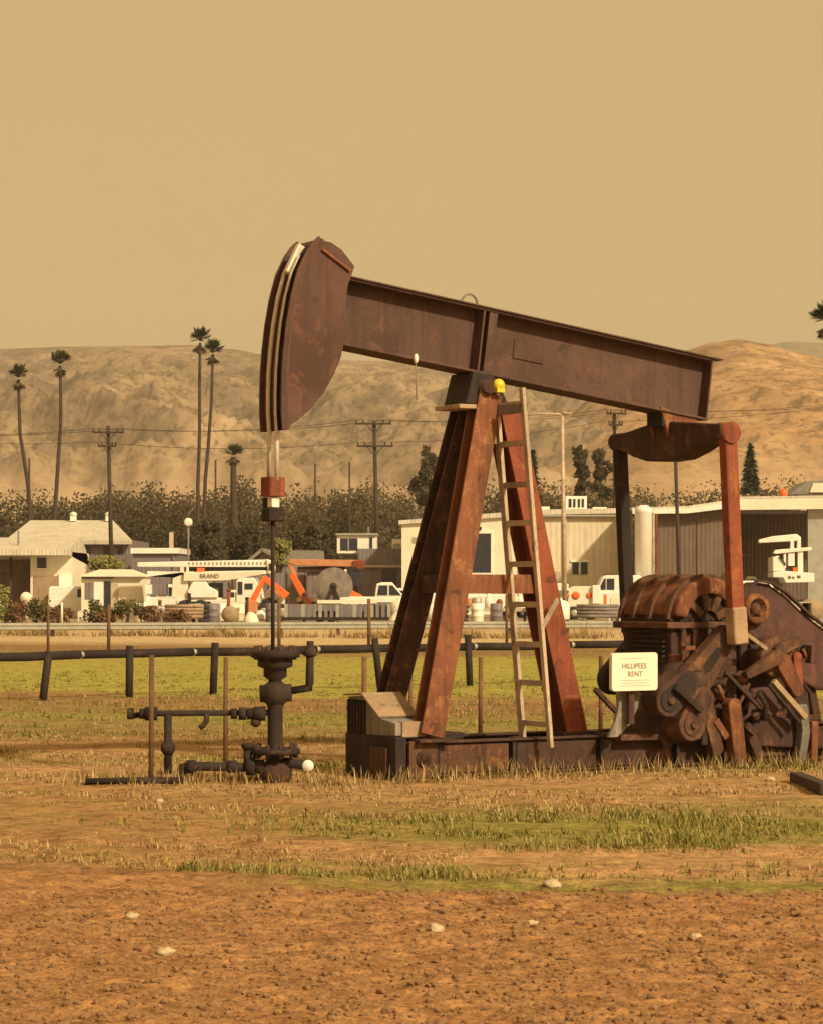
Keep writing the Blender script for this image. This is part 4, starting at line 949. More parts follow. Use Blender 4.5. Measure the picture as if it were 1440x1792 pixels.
tree(1312, 776, 860, 290, 40, M_conif, 'fir_tree', 'dark pointed fir standing above the woods beside the knoll', 'trees standing above the woods', 1300, .5, 'cone')
tree(932, 786, 880, 285, 28, M_conif, 'cypress_tree', 'narrow dark cypress seen beside the ladder', 'trees standing above the woods', 1000, .5, 'cone')
tree(1016, 778, 880, 285, 38, M_woodd, 'broadleaf_tree', 'dark forked tree above the hall roof right of the lamp arm', 'trees standing above the woods', 900, .45)
tree(1052, 786, 880, 285, 40, M_wood, 'broadleaf_tree', 'olive round tree above the hall roof by the power pole', 'trees standing above the woods', 800, .45)
tree(745, 788, 880, 285, 56, M_wood, 'broadleaf_tree', 'broad olive tree standing above the woods left of the pump frame', 'trees standing above the woods', 1100, .45)
tree(790, 805, 880, 280, 44, M_woodd, 'broadleaf_tree', 'dark low tree behind the legs of the pump jack', 'trees standing above the woods', 800, .45)
for px, top, w, mt, lab in ((350, 908, 80, M_woodd, 'dark tree behind the flat roofed shed and the white disc'), (425, 922, 90, M_woodd, 'broad dark tree behind the long white crane boom'), (545, 905, 100, M_wood, 'brown olive tree behind the grey gabled house'), (575, 930, 70, M_woodd, 'dark bushy tree just behind the orange crane'), (735, 930, 50, M_woodd, 'dark tree at the corner of the cream hall')):
    tree(px, top, 1040, 200, w, mt, 'yard_tree', lab, 'trees at the back of the yard', 1300, .28)
tree(180, 972, 1000, 142, 60, M_bushy, 'yellow_bush', 'yellow green bush above the tan shed roof', 'bushes in the yard', 700, .16, 'bush')
tree(490, 945, 985, 170, 40, M_bushy, 'yellow_bush', 'yellow green bush beside the grey gabled house', 'bushes in the yard', 500, .16, 'bush')
for i, (px, top, w, mt, lab) in enumerate(((22, 1052, 60, M_bushr, 'dry reddish weeds under the porch of the pale house'), (62, 1046, 44, M_bush, 'dark bush against the pale house wall'), (100, 1060, 60, M_bushr, 'dry brown weeds in front of the pale house corner'), (165, 1046, 34, M_bush, 'dark bush at the corner of the tan shed'), (176, 1066, 60, M_bushr, 'reddish weeds below the tan shed window'), (222, 1044, 48, M_bush, 'bushy dark shrub against the tan shed'), (262, 1058, 46, M_bushr, 'reddish weeds between shed and crane truck'), (310, 1068, 40, M_bushr, 'low dry weeds under the crane truck body'), (8, 1030, 30, M_bushy, 'pale bush at the porch edge of the pale house'))):
    tree(px, top, 1092, 112, w, mt, 'yard_bush', lab, 'bushes along the yard road', 420, .11, 'bush', i)

def palm(px, top, base, D, path, lab, thick=.28, crown=1.5, seed=0, head=2):
    r = random.Random(seed); zt_ = ZZ(top, D); t = thing('palm_tree', lab, 'palm tree', (GX(path[-1][0], D), D, 0), 0, 'tall palms beyond the yard')
    pts = [Vector((GX(a, D), D, max(-.2, ZZ(b_, D)))) for a, b_ in path]
    pts.append(Vector((pts[-1].x, D, -.2)))
    MB().tube(pts[::-1], thick, 8, r2=thick * .62).build('trunk', M_palmt, t)
    c_ = pts[0] + Vector((0, 0, .2))
    def fan(mb, n, e0, e1, ln_):
        for i in range(n):
            a = r.random() * 6.28; e = R(r.uniform(e0, e1)); d = Vector((math.cos(a) * math.cos(e), math.sin(a) * math.cos(e), math.sin(e)))
            l_ = ln_ * r.uniform(.75, 1.1); sd_ = d.cross(Vector((0, 0, 1))).normalized(); up = sd_.cross(d)
            st_ = c_ + d * l_ * .45; mb.bar(c_, st_, .05, .05)
            for k in range(9):
                t_ = R(-70 + 140 * k / 8); f = (d * math.cos(t_) + sd_ * math.sin(t_)).normalized(); tip = st_ + f * l_ * .62 - Vector((0, 0, .22 * l_ * abs(math.sin(t_))))
                w = sd_ * .07 * l_ if k != 4 else up * .07 * l_; m_ = st_.lerp(tip, .55); o = len(mb.v)
                mb.v += [st_, m_ + w, tip, m_ - w]; mb.f.append([o, o + 1, o + 2, o + 3]); mb.sm.append(False)
    mb = MB(); fan(mb, 30, 15, 85, crown); mb.build('crown', M_palm, t)
    mb = MB(); c_ = c_ - Vector((0, 0, .25)); fan(mb, 12, -75, -30, crown * .75); mb.build('dead_skirt', M_palmd, t)
palm(32, 662, 930, 290, [(33, 664), (34, 700), (36, 760), (44, 810), (50, 850), (56, 930)], 'thin leaning palm nearest the picture edge', .27, 1.65, 1)
palm(107, 640, 930, 290, [(106, 640), (107, 690), (107, 740), (103, 800), (100, 850), (94, 930)], 'tall palm standing alone above the long pale roof', .27, 1.65, 2)
palm(350, 600, 930, 300, [(351, 600), (350, 660), (350, 760), (347, 850), (347, 930)], 'taller palm of the close pair beyond the yard', .26, 1.75, 3)
palm(372, 620, 930, 296, [(373, 620), (371, 700), (366, 770), (360, 840), (357, 930)], 'shorter curving palm of the close pair beyond the yard', .26, 1.65, 4)
palm(409, 800, 930, 240, [(409, 800), (409, 830), (410, 880), (411, 930)], 'short thick trunked palm behind the crane truck', .40, 1.15, 5)
palm(1446, 560, 930, 180, [(1447, 566), (1449, 700), (1452, 930)], 'dark palm crown reaching in above the knoll', .22, 1.5, 6)

# ------------------------------------------------------------------ poles
def power_pole(px0, top, px1, base, D, arms, lab):
    p = W(px1, base, D); p.z = 0; q = W(px0, top, D)
    t = thing('power_pole', lab, 'power pole', p, 0, 'wooden power poles')
    k = q - p; MB().tube([p - Vector((0, 0, .2)), q], .17, 10, r2=.12).build('pole', M_pole, t)
    for py, l_, r_ in arms:
        z = ZZ(py, D); c_ = p + k * (z / q.z); a, e = GX(CX + l_, D), GX(CX + r_, D)
        arm = MB().b2((c_.x + a, c_.y - .30, z - .06), (c_.x + e, c_.y - .18, z + .06)).build('cross_arm', M_pole, t)
        for u in (.03, .22, .78, .97):
            x_ = c_.x + a + (e - a) * u; MB().lathe((x_, c_.y - .24, z + .06), [(.03, 0), (.07, .06), (.05, .12), (.075, .17), (.04, .25)], 10).build('insulator', M_insul, arm)
        for s in (-1, 1):
            MB().bar((c_.x + s * (e - a) * .22, c_.y - .22, z - .05), (c_.x, c_.y - .18, z - .65), .05, .03).build('arm_brace', M_pole, t)
power_pole(190, 745, 198, 1000, 172, [(757, -27, 28), (781, -18, 14)], 'power pole rising behind the tan shed')
power_pole(655, 738, 663, 1012, 170, [(742, -33, 30), (781, -31, 32)], 'two armed power pole left of the pump frame')
power_pole(1074, 722, 1076, 1000, 185, [(724, -14, 20), (744, -10, 14)], 'power pole seen under the tail of the walking beam')
p = W(1190, 1012, 120); p.z = 0; q = W(1181, 796, 120); solo(MB().tube([p, q], .10, 8, r2=.08), 'plain_pole', M_pole, 'thin bare pole in front of the brown sheet wall', 'pole', p)
for px, top, base, D, lab in ((52, 802, 905, 230, 'short thin post by the leaning palm trunk'), (378, 805, 905, 240, 'thin bare pole right of the curving palm'), (612, 808, 890, 250, 'thin dark mast rising out of the woods'), (552, 812, 890, 250, 'thin curved mast above the woods')):
    p = Vector((GX(px, D), D, 0)); solo(MB().tube([p, Vector((p.x, D, ZZ(top, D)))], .09, 8), 'thin_mast', M_pole, lab, 'mast', p)
D = 128; p = Vector((GX(988, D), D, 0)); sl2 = thing('street_lamp', 'slim pale street lamp with its long arm in front of the cream hall', 'street lamp', p)
MB().tube([p, (GX(983, D), D, ZZ(724, D))], .13, 10, r2=.08).build('post', M_ladder, sl2)
MB().tube([(GX(983, D), D, ZZ(725, D)), (GX(950, D), D, ZZ(724, D)), (GX(918, D), D, ZZ(726, D))], .06, 8).build('arm', M_ladder, sl2)
MB().ball((GX(990, D), D, ZZ(724, D)), (.30, .16, .10), 12).build('lamp_head', M_tan, sl2)
D = 168; p = Vector((GX(330, D), D, 0)); ds = thing('round_dish', 'round white disc on a slim pole in front of the dark trees', 'dish', p)
MB().lathe((GX(330, D), D, ZZ(914, D)), [(.02, -.03), (.2, -.05), (.29, .02), (.28, .06), (.05, .10)], 20, 'y').build('disc', M_white, ds)
MB().tube([p, (p.x, D + .15, ZZ(914, D))], .06, 8).build('post', M_grey, ds)

# ------------------------------------------------------------------ buildings of the yard
def part(par, name, mat, x0, y0, x1, y1, D, dep, off=0.0, bevel=0): return MB().pbox(x0, y0, x1, y1, D, dep, off).build(name, mat, par, bevel=bevel)
def house(name, lab, cat, px, D): return thing(name, lab, cat, (GX(px, D), D, 0))
# cream hall
D = 152; base = HY + H * F / D
hall = house('hall', 'long cream hall with a big dark doorway behind the pump frame', 'hall', 900, D)
def wallpoly(par, name, mat, pts, D, dep, off=0): return MB().prism([W(a, b_, D) + Vector((0, off, 0)) for a, b_ in pts], (0, dep, 0)).build(name, mat, par)
wallpoly(hall, 'wall', M_cream, [(703, base), (703, 918), (942, 900), (942, base)], D, 16)
wallpoly(hall, 'wall', M_metalt, [(942.5, base), (942.5, 902), (1104, 898), (1104, base)], D, 16, .05)
wallpoly(hall, 'roof', M_roofw, [(698, 918), (698, 911), (942, 892), (1108, 889), (1108, 898), (942, 901)], D, 16.4, -.25)
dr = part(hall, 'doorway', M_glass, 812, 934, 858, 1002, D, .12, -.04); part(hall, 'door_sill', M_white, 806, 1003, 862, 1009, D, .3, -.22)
part(hall, 'door_frame', M_white, 808, 928, 862, 933.6, D, .12, -.08); part(hall, 'door_frame', M_white, 858.4, 934, 862, 1002, D, .12, -.08)
wn = part(hall, 'window', M_glass, 1001, 984, 1027, 1005, D, .10, .0); part(hall, 'window_frame', M_white, 998, 980, 1030, 983.6, D, .1, -.04).parent
part(hall, 'window_frame', M_white, 1012, 984, 1015, 1005, D, .1, -.02)
part(hall, 'pilaster', M_tanw, 985, 903, 991, base, D, .2, -.12); part(hall, 'downpipe', M_grey, 944, 902, 947, base, D, .1, -.1)
part(hall, 'wall_panel', M_tanw, 948, 1000, 984, 1018, D, .05, .0)
rv = part(hall, 'roof_box', M_white, 993, 866, 1030, 889, D, 1.4, 2.0)
for a, c_ in ((998, 1003), (1006, 1010), (1014, 1018), (1021, 1025)): part(hall, 'roof_box_slot', M_glass, a, 871, c_, 886, D, .05, 1.96)
for a, c_, t_ in ((941, 962, 886), (1038, 1062, 887)): part(hall, 'roof_vent', M_white, a, t_, c_, 892, D, .7, .6)
# white upright tank at the hall corner
D = 138; p = Vector((GX(1125, D), D, 0)); ta = thing('upright_tank', 'tall white cylindrical tank between hall and brown sheet building', 'tank', p)
rt = 15 * D / F; MB().lathe(p, [(rt, .5), (rt, ZZ(897, D)), (rt * 1.05, ZZ(896, D)), (rt * .95, ZZ(889, D)), (rt * .4, ZZ(884, D))], 22).build('tank_body', M_white, ta)
MB().ball(p + Vector((0, -.1, ZZ(1027, D))), (.55, .5, .55), 14).build('bottom_bulge', M_white, ta); MB().b2((p.x + rt + .02, D - .1, 0), (p.x + rt + .14, D + .1, ZZ(897, D))).build('side_pipe', M_ladder, ta)
MB().b2((p.x + rt + .2, D - .05, 0), (p.x + rt + .30, D + .1, ZZ(899, D))).build('red_pipe', M_red, ta)
# brown sheet building with open bay
D = 146; base = HY + H * F / D
wh = house('sheet_building', 'brown sheet metal building with a pale fascia and an open bay', 'building', 1290, D)
wallpoly(wh, 'wall', M_metalb, [(1144, base), (1144, 900), (1290, 890), (1290, base)], D, 14)
part(wh, 'gate_leaf', M_metalb, 1150, 912, 1216, base, D, .08, -.10); part(wh, 'gate_leaf', M_metalb, 1218, 908, 1284, base, D, .08, -.10)
wallpoly(wh, 'fascia', M_white, [(1104, 900), (1104, 893), (1200, 890), (1290, 876), (1290, 888), (1200, 899)], D, .5, -.9)
wallpoly(wh, 'roof', M_roofw, [(1104, 892.6), (1104, 889), (1200, 886), (1290, 873), (1290, 875.6), (1200, 889.6)], D, 15, -.6)
wallpoly(wh, 'bay_fascia', M_cream, [(1290.5, 893), (1290.5, 874), (1560, 870), (1560, 890)], D, .6, -.8)
wallpoly(wh, 'bay_roof', M_roofw, [(1290.5, 873.6), (1290.5, 870), (1560, 866), (1560, 869.6)], D, 15, -.8)
part(wh, 'bay_back_wall', M_metalb, 1285, 888, 1560, base, D, .2, 11); part(wh, 'bay_side_wall', M_metalb, 1290.4, 890, 1293, base, D, 10.9, .05)
part(wh, 'bay_column', M_galv, 1412, 890.4, 1446, base, D, .5, -.2); part(wh, 'bay_lintel', M_metalp, 1293.4, 893.4, 1411.6, 899, D, .3, .0)
part(wh, 'bay_column', M_tanw, 1530, 890.4, 1560, base, D, .5, -.2)
part(wh, 'bay_shelf', M_metalp, 1294, 966, 1345, 970, D, .6, 8)
# small house on the rise behind the roof and an orange float on the roof
D = 200; sh = house('hillside_house', 'small house with a dark roof and white porch rails above the bay roof', 'house', 1425, D)
part(sh, 'wall', M_tanw, 1400, 862, 1470, 1034, D, 5); wallpoly(sh, 'roof', M_greyr, [(1378, 866), (1412, 842), (1480, 840), (1480, 862)], D, 6, -.5); wallpoly(sh, 'gable', M_cream, [(1414, 862), (1420, 846), (1480, 846), (1480, 862)], D, .1, -.62)
for k in range(5): part(sh, 'porch_rail', M_white, 1396 + k * 5, 862, 1398 + k * 5, 874, D, .1, -.3)
D = 147; p = W(1370, 872, D); solo(MB().ball(W(1370, 863, D), .27, 14).tube([W(1368, 868, D), W(1358, 876, D) + Vector((0, 0, -.1))], .05, 6), 'orange_float', M_oran2, 'small orange ball on the pale roof edge of the open bay', 'ball', p)
# pale house at the picture edge
D = 136; base = HY + H * F / D
ph = house('pale_house', 'pale house with a porch roof and dark porch at the picture edge', 'house', 60, D)
part(ph, 'wall', M_cream, 54, 966, 127, base, D, 7); part(ph, 'wall_patch', M_tanp, 60, 1008, 103, base, D, .06, -.06); part(ph, 'wall_panel', M_white, 104, 1004, 127.5, 1058, D, .10, -.10)
part(ph, 'porch_back_wall', M_metalb, -120, 970, 53.6, base, D, .3, 2.2); part(ph, 'porch_post', M_pole, 17, 972, 21, base, D, .14, .1); part(ph, 'porch_rail', M_pole, -120, 1003, 17, 1005, D, .1, .12)
MB().prism([W(-120, 972, D) + Vector((0, -1.2, 0)), W(-120, 962, D) + Vector((0, -1.2, 0)), W(-120, 938, D) + Vector((0, 4, 0)), W(-120, 938, D) + Vector((0, 8, -1.6))], (W(127, 0, D).x - W(-120, 0, D).x, 0, 0)).build('roof', M_roofw, ph)
part(ph, 'roof_pipe', M_grey, 28, 928, 31, 956, D, .1, .6); part(ph, 'wall_lamp', M_black, 84, 963, 91, 970, D, .3, -.32)
for px, py, w, lab in ((46, 1046, 17, 'round white tank under the porch of the pale house'), (2, 1058, 22, 'round cream tank at the picture edge by the dry weeds')):
    p = Vector((GX(px, 132), 132, 0)); solo(MB().ball((p.x, 132, ZZ(py, 132)), w * 132 / F / 2 * 1.2, 16).tube([p, (p.x, 132, ZZ(py + 6, 132))], .14, 8), 'round_tank', M_cream, lab, 'tank', p, 'round tanks by the porch')
# long roofed barn
D = 180; base = HY + H * F / D
bn = house('long_barn', 'long barn with a broad pale roof and dark violet wall', 'barn', 130, D)
part(bn, 'wall', M_metalp, 40, 944, 226, base, D, 14)
rb0 = [W(12, 946, D), W(234, 946, D), W(178, 906, D) + Vector((0, 7, 0)), W(28, 906, D) + Vector((0, 7, 0)), ]
for q in rb0[:2]: q.y -= .8
MB().prism(rb0, (0, .05, -.28)).build('roof', M_roofw, bn)
part(bn, 'eave_board', M_cream, 44, 946.5, 228, 949, D, .12, -.6)
for px in (108, 172): 
    v0 = part(bn, 'roof_ventilator', M_white, px - 5, 896, px + 5, 908, D, .5, 6.2); MB().lathe((GX(px, D), D + 6.4, ZZ(897, D)), [(.30, 0), (.22, .16), (.04, .26)], 12).build('cowl', M_white, v0)
part(bn, 'wall_post', M_grey, 124, 947, 130, base, D, .2, -.3)
# flat roofed shed
D = 172; base = HY + H * F / D
fs_ = house('flat_shed', 'small dark shed with a flat white roof beside the long barn', 'shed', 272, D)
part(fs_, 'wall', M_metalp, 233, 969, 312, base, D, 8); part(fs_, 'roof', M_white, 230, 959, 315, 968.6, D, 8.6, -.3); part(fs_, 'downpipe', M_grey, 303, 969, 306, base, D, .1, -.12); part(fs_, 'chimney_pipe', M_ladder, 292, 930, 299, 958.6, D, .35, 2)
# tan garden shed
D = 132; base = HY + H * F / D
ts = house('tan_shed', 'tan wooden shed with a low hipped roof and a dark door', 'shed', 195, D)
part(ts, 'wall', M_cream, 143, 1008, 250, base, D, 4)
hp = [W(138, 1009, D), W(254, 1009, D), W(225, 996, D) + Vector((0, 2, 0)), W(166, 996, D) + Vector((0, 2, 0))]
for q in hp[:2]: q.y -= .35
bk = [W(254, 1009, D) + Vector((0, 4.3, 0)), W(138, 1009, D) + Vector((0, 4.3, 0))]
MB().add(hp + bk, [(0, 1, 2, 3), (1, 4, 2), (2, 4, 5, 3), (5, 0, 3), (0, 5, 4, 1)]).build('roof', M_cream, ts)
part(ts, 'fascia', M_metalp, 144, 1009.5, 200, 1013, D, .06, -.08); dd = part(ts, 'door', M_glass, 183, 1017, 194, base, D, .08, -.05)
part(ts, 'window', M_metalp, 150, 1020, 163, 1048, D, .08, -.05); part(ts, 'door_panel', M_white, 165, 1018, 182, base, D, .08, -.07); part(ts, 'corner_board', M_tanw, 195, 1018, 208, base, D, .06, -.04)
# grey gabled house
D = 176; base = HY + H * F / D
gh = house('gabled_house', 'grey gabled house behind the orange crane', 'house', 480, D)
part(gh, 'wall', M_metalp, 442, 984, 498, base, D, 8); wallpoly(gh, 'gable', M_tanw, [(443, 984), (461, 966), (496, 984)], D, 7.9, .05)
for a, c_ in (((432, 986), (461, 962)), ((461, 962), (503, 986))): MB().bar(W(*a, D) + Vector((0, 3.4, 0)), W(*c_, D) + Vector((0, 3.4, 0)), .22, 9, (0, 0, 1)).build('roof', M_greyr, gh)
part(gh, 'side_wing', M_greyr, 498, 962, 560, base, D, 6, 3)
# white portable offices on the violet wall
D = 162; base = HY + H * F / D
po = house('office_block', 'white boxy office with dark windows above a violet grey wall', 'office', 640, D)
part(po, 'lower_wall', M_metalp, 627, 960, 704, base, D, 6); part(po, 'ledge', M_tanw, 636, 989, 704, 993, D, .3, -.32)
up_ = part(po, 'upper_room', M_white, 590, 937, 659, 968, D, 5, .3); part(po, 'window', M_glass, 596, 942, 626, 963, D, .06, .26); part(po, 'window_mullion', M_galv, 609, 942, 611, 963, D, .06, .22)
part(po, 'door', M_glass, 647, 940, 652, 959, D, .06, .26); part(po, 'roof', M_galv, 588, 933, 661, 936.6, D, 5.4, .1); part(po, 'roof_pipe', M_grey, 643, 921, 646, 932.6, D, .1, 1.5)
au = part(po, 'air_unit', M_white, 686, 943, 703, 959.6, D, 1.0, .4); part(po, 'air_unit_grille', M_galv, 688, 951, 701, 957, D, .05, .36)
part(po, 'dark_opening', M_glass, 668, 997, 694, 1022, D, .06, -.06)
D = 174; p = Vector((GX(614, D), D, 0))

# ------------------------------------------------------------------ vehicles and yard clutter
def wheels(par, spots, r, w=.24):
    for x_, y_ in spots:
        c_ = (x_, y_, r); o = MB().lathe(c_, [(r * .75, -w / 2), (r, -w / 2 + .03), (r, w / 2 - .03), (r * .75, w / 2)], 20, 'y').build('wheel', M_black, par)
        MB().lathe((x_, y_ - w / 2 - .01, r), [(r * .18, -.01), (r * .5, .0), (r * .55, .04)], 16, 'y').build('rim', M_galv, o)
def profbox(par, name, mat, pts, D, dep, off=0.0, bevel=.04): return MB().prism([W(a, b_, D) + Vector((0, off, 0)) for a, b_ in pts], (0, dep, 0)).build(name, mat, par, bevel=bevel)
# crane truck
D = 130; gy = HY + H * F / D
ct = thing('crane_truck', 'white crane truck with a long boom carried level along its roof', 'truck', (GX(365, D), D, 0))
profbox(ct, 'chassis', M_white, [(300, 1046), (300, 1053), (470, 1053), (470, 1046)], D, 2.2, .1, .02)
cab = profbox(ct, 'cab', M_white, [(414, 1056), (414, 1016), (420, 1011), (446, 1011), (456, 1030), (460, 1056)], D, 2.4, 0)
part(ct, 'cab_window', M_glass, 429, 1021, 443, 1031, D, .06, -.04); part(ct, 'cab_window', M_glass, 417, 1018, 425, 1040, D, .06, -.04)
profbox(ct, 'side_locker', M_white, [(331, 1046), (329, 1034), (338, 1018), (362, 1018), (366, 1026), (382, 1034), (382, 1046)], D, 2.3, -.04)
profbox(ct, 'turntable', M_cream, [(300, 1046), (302, 1012), (318, 1006), (330, 1016), (328, 1046)], D, 1.8, .2)
profbox(ct, 'engine_bay', M_glass, [(366, 1020), (398, 1020), (400, 1046), (382, 1046), (382, 1030), (366, 1026)], D, 1.6, .4, 0); profbox(ct, 'rear_pillar', M_metalp, [(390, 1016), (399, 1020), (400, 1046), (391, 1046)], D, 2.2, .0, .02)
bo = profbox(ct, 'boom', M_white, [(240, 992), (240, 984), (470, 979), (470, 992)], D, .45, .3, .03); profbox(ct, 'lower_boom', M_white, [(258, 1008), (258, 1000), (322, 1001), (322, 1016), (386, 1014), (470, 1004), (470, 998), (322, 1000.5), ], D, .45, .35, .02)
profbox(ct, 'jib', M_cream, [(322, 1001.5), (322, 1017), (398, 1016), (462, 1005), (462, 999)], D, .5, .0, .03)
for k in range(20): part(bo, 'lacing', M_tan, 330 + k * 7, 983.5, 332 + k * 7, 988, D, .06, .26)
profbox(ct, 'boom_head', M_white, [(466, 978), (476, 981), (482, 992), (480, 1004), (470, 1004)], D, .6, .2, .04); part(ct, 'head_slot', M_black, 471, 986, 477, 998, D, .05, .16)
for a, c_ in ((315, 321), (326, 330)): part(ct, 'boom_rest', M_cream, a, 992, c_, 1002, D, .4, .32)
part(ct, 'boom_gap_strip', M_black, 323, 993, 466, 998, D, .3, .5); part(ct, 'orange_lamp', M_oran2, 345, 993.5, 358, 1001, D, .25, .1)  # black strip fills the gap between the two booms
text_mesh('BRAND', .30, .01, 'lettering', M_ink, ct, Matrix.Translation((GX(367, D) - ct.location.x, -.02, ZZ(1008.5, D))) @ Matrix.Rotation(R(90), 4, 'X'))
profbox(ct, 'windscreen_machine', M_metalp, [(256, 1022), (290, 1022), (290, 1042), (256, 1042)], D, 1.2, .3, .03); part(ct, 'white_locker', M_white, 256, 1023, 266, 1040, D, .5, -.2)
part(ct, 'rear_bumper', M_cream, 276, 1046, 304, 1062, D, 1.6, .2); part(ct, 'outrigger', M_red, 304, 1046, 308, 1080, D, .2, -.1); part(ct, 'outrigger', M_dark, 330, 1038, 335, 1082, D, .2, -.1)
wheels(ct, [(GX(px, D), D + y_) for px in (325, 352, 444) for y_ in (.15, 2.0)], .50, .3)
for px, w, lab, mt in ((384, 30, 'white drum shaped barrow in front of the crane truck', M_white), (412, 34, 'cream barrel beside the orange digger', M_cream), (342, 24, 'grey drum under the crane truck body', M_galv)):
    p = Vector((GX(px, 122), 122, 0)); r = w * 122 / F / 2; solo(MB().lathe(p, [(r * .9, 0), (r, .05), (r, .4), (r * 1.04, .42), (r, .44), (r, .8), (r * .9, .86)], 18), 'drum', mt, lab, 'drum', p, 'drums in the yard')
# orange digger
D = 124
dg = thing('digger', 'orange digger with its jointed arm folded to a point', 'digger', (GX(480, D), D, 0))
MB().bar(W(440, 1056, D), W(464, 1010, D), .30, .28, (1, 0, 0), .22, .26).build('dipper_arm', M_oran2, dg, bevel=.02); MB().bar(W(462, 1010, D) + Vector((0, .05, 0)), W(503, 1044, D) + Vector((0, .05, 0)), .26, .3, (0, 0, 1), .40, .34).build('boom', M_oran2, dg, bevel=.02)
profbox(dg, 'bucket', M_oranp, [(428, 1066), (436, 1050), (450, 1052), (452, 1070), (440, 1076)], D, .8, -.3); profbox(dg, 'cab', M_white, [(462, 1060), (464, 1038), (470, 1030), (486, 1030), (496, 1046), (496, 1060)], D, 1.6, .5)
profbox(dg, 'engine_hood', M_black, [(456, 1058), (458, 1050), (470, 1046), (484, 1050), (486, 1058)], D, 1.4, .3); part(dg, 'frame', M_oranp, 450, 1058, 500, 1066, D, 1.6, .4)
wheels(dg, [(GX(462, D), D + .3), (GX(494, D), D + .3), (GX(462, D), D + 1.9), (GX(494, D), D + 1.9)], .42, .35)
# orange crane with level boom
D = 128
oc = thing('orange_crane', 'faded orange crane with a level boom and a bright orange leg', 'crane', (GX(570, D), D, 0))
profbox(oc, 'boom', M_oranp, [(504, 985), (508, 978), (634, 980), (638, 992), (520, 990)], D, .45, .2, .03); profbox(oc, 'boom_tip', M_red, [(618, 981), (637, 979), (640, 994), (630, 996), (616, 990)], D, .6, .1, .03)
profbox(oc, 'mast', M_oranp, [(504, 986), (512, 984), (520, 1010), (512, 1012)], D, .5, .25, .03); MB().bar(W(511, 1004, D), W(542, 1060, D), .30, .34, (1, 0, 0), .40, .36).build('outrigger_leg', M_oran2, oc, bevel=.02)
profbox(oc, 'winch_house', M_brown, [(520, 992), (604, 990), (604, 1000), (520, 1002)], D, 1.2, .4, .03); profbox(oc, 'engine_house', M_metalp, [(536, 1002), (616, 1000), (616, 1046), (536, 1046)], D, 1.6, .6, .04); part(oc, 'dark_window', M_glass, 608, 997, 632, 1025, D, .06, .3); part(oc, 'window_post', M_cream, 603, 996, 607, 1046, D, .2, .2)
part(oc, 'platform', M_cream, 520, 1046, 640, 1053, D, 2.2, .2); wheels(oc, [(GX(px, D), D + y_) for px in (536, 618) for y_ in (.3, 2.2)], .5, .3)
profbox(oc, 'red_skip', M_oran2, [(610, 1030), (634, 1042), (634, 1052), (608, 1052)], D, .8, -.2, .02)
# cable reel
p = Vector((GX(584, 126), 126, 0)); re = thing('cable_reel', 'big grey cable reel standing below the orange crane boom', 'cable reel', p)
for y_ in (0, .8): MB().lathe((p.x, 126 + y_, ZZ(1026, 126)), [(.3, 0), (.92, .01), (.95, .04), (.92, .07), (.3, .08)], 28, 'y').build('flange', M_grey, re)
MB().lathe((p.x, 126.05, ZZ(1026, 126)), [(.55, 0), (.55, .78)], 24, 'y').build('wound_cable', M_metalp, re); MB().lathe((p.x, 125.95, ZZ(1026, 126)), [(.16, 0), (.18, .05)], 16, 'y').build('hub', M_black, re)
for s in (-1, 1): MB().bar((p.x + s * .7, 126.4, 0), (p.x, 126.4, ZZ(1026, 126)), .12, 1.1, (1, 0, 0)).build('stand', M_dark, re)
# stake trailer
D = 118; tr = thing('stake_trailer', 'dark slatted stake trailer with a white top rail by the guard rail', 'trailer', (GX(590, D), D, 0))
part(tr, 'bed', M_dark, 496, 1080, 682, 1086, D, 2); part(tr, 'top_rail', M_cream, 556, 1050, 660, 1056, D, .1, -.06); part(tr, 'back_panel', M_metalp, 498, 1058, 680, 1080, D, .08, 1.8)
for k in range(19): part(tr, 'stake', M_metalp if k % 3 else M_galv, 498 + k * 10, 1057, 504 + k * 10, 1080, D, .08, 0)
part(tr, 'end_box', M_metalp, 650, 1054, 684, 1079.6, D, 1.6, .15); wheels(tr, [(GX(px, D), D + y_) for px in (560, 580) for y_ in (.3, 1.7)], .28, .2)
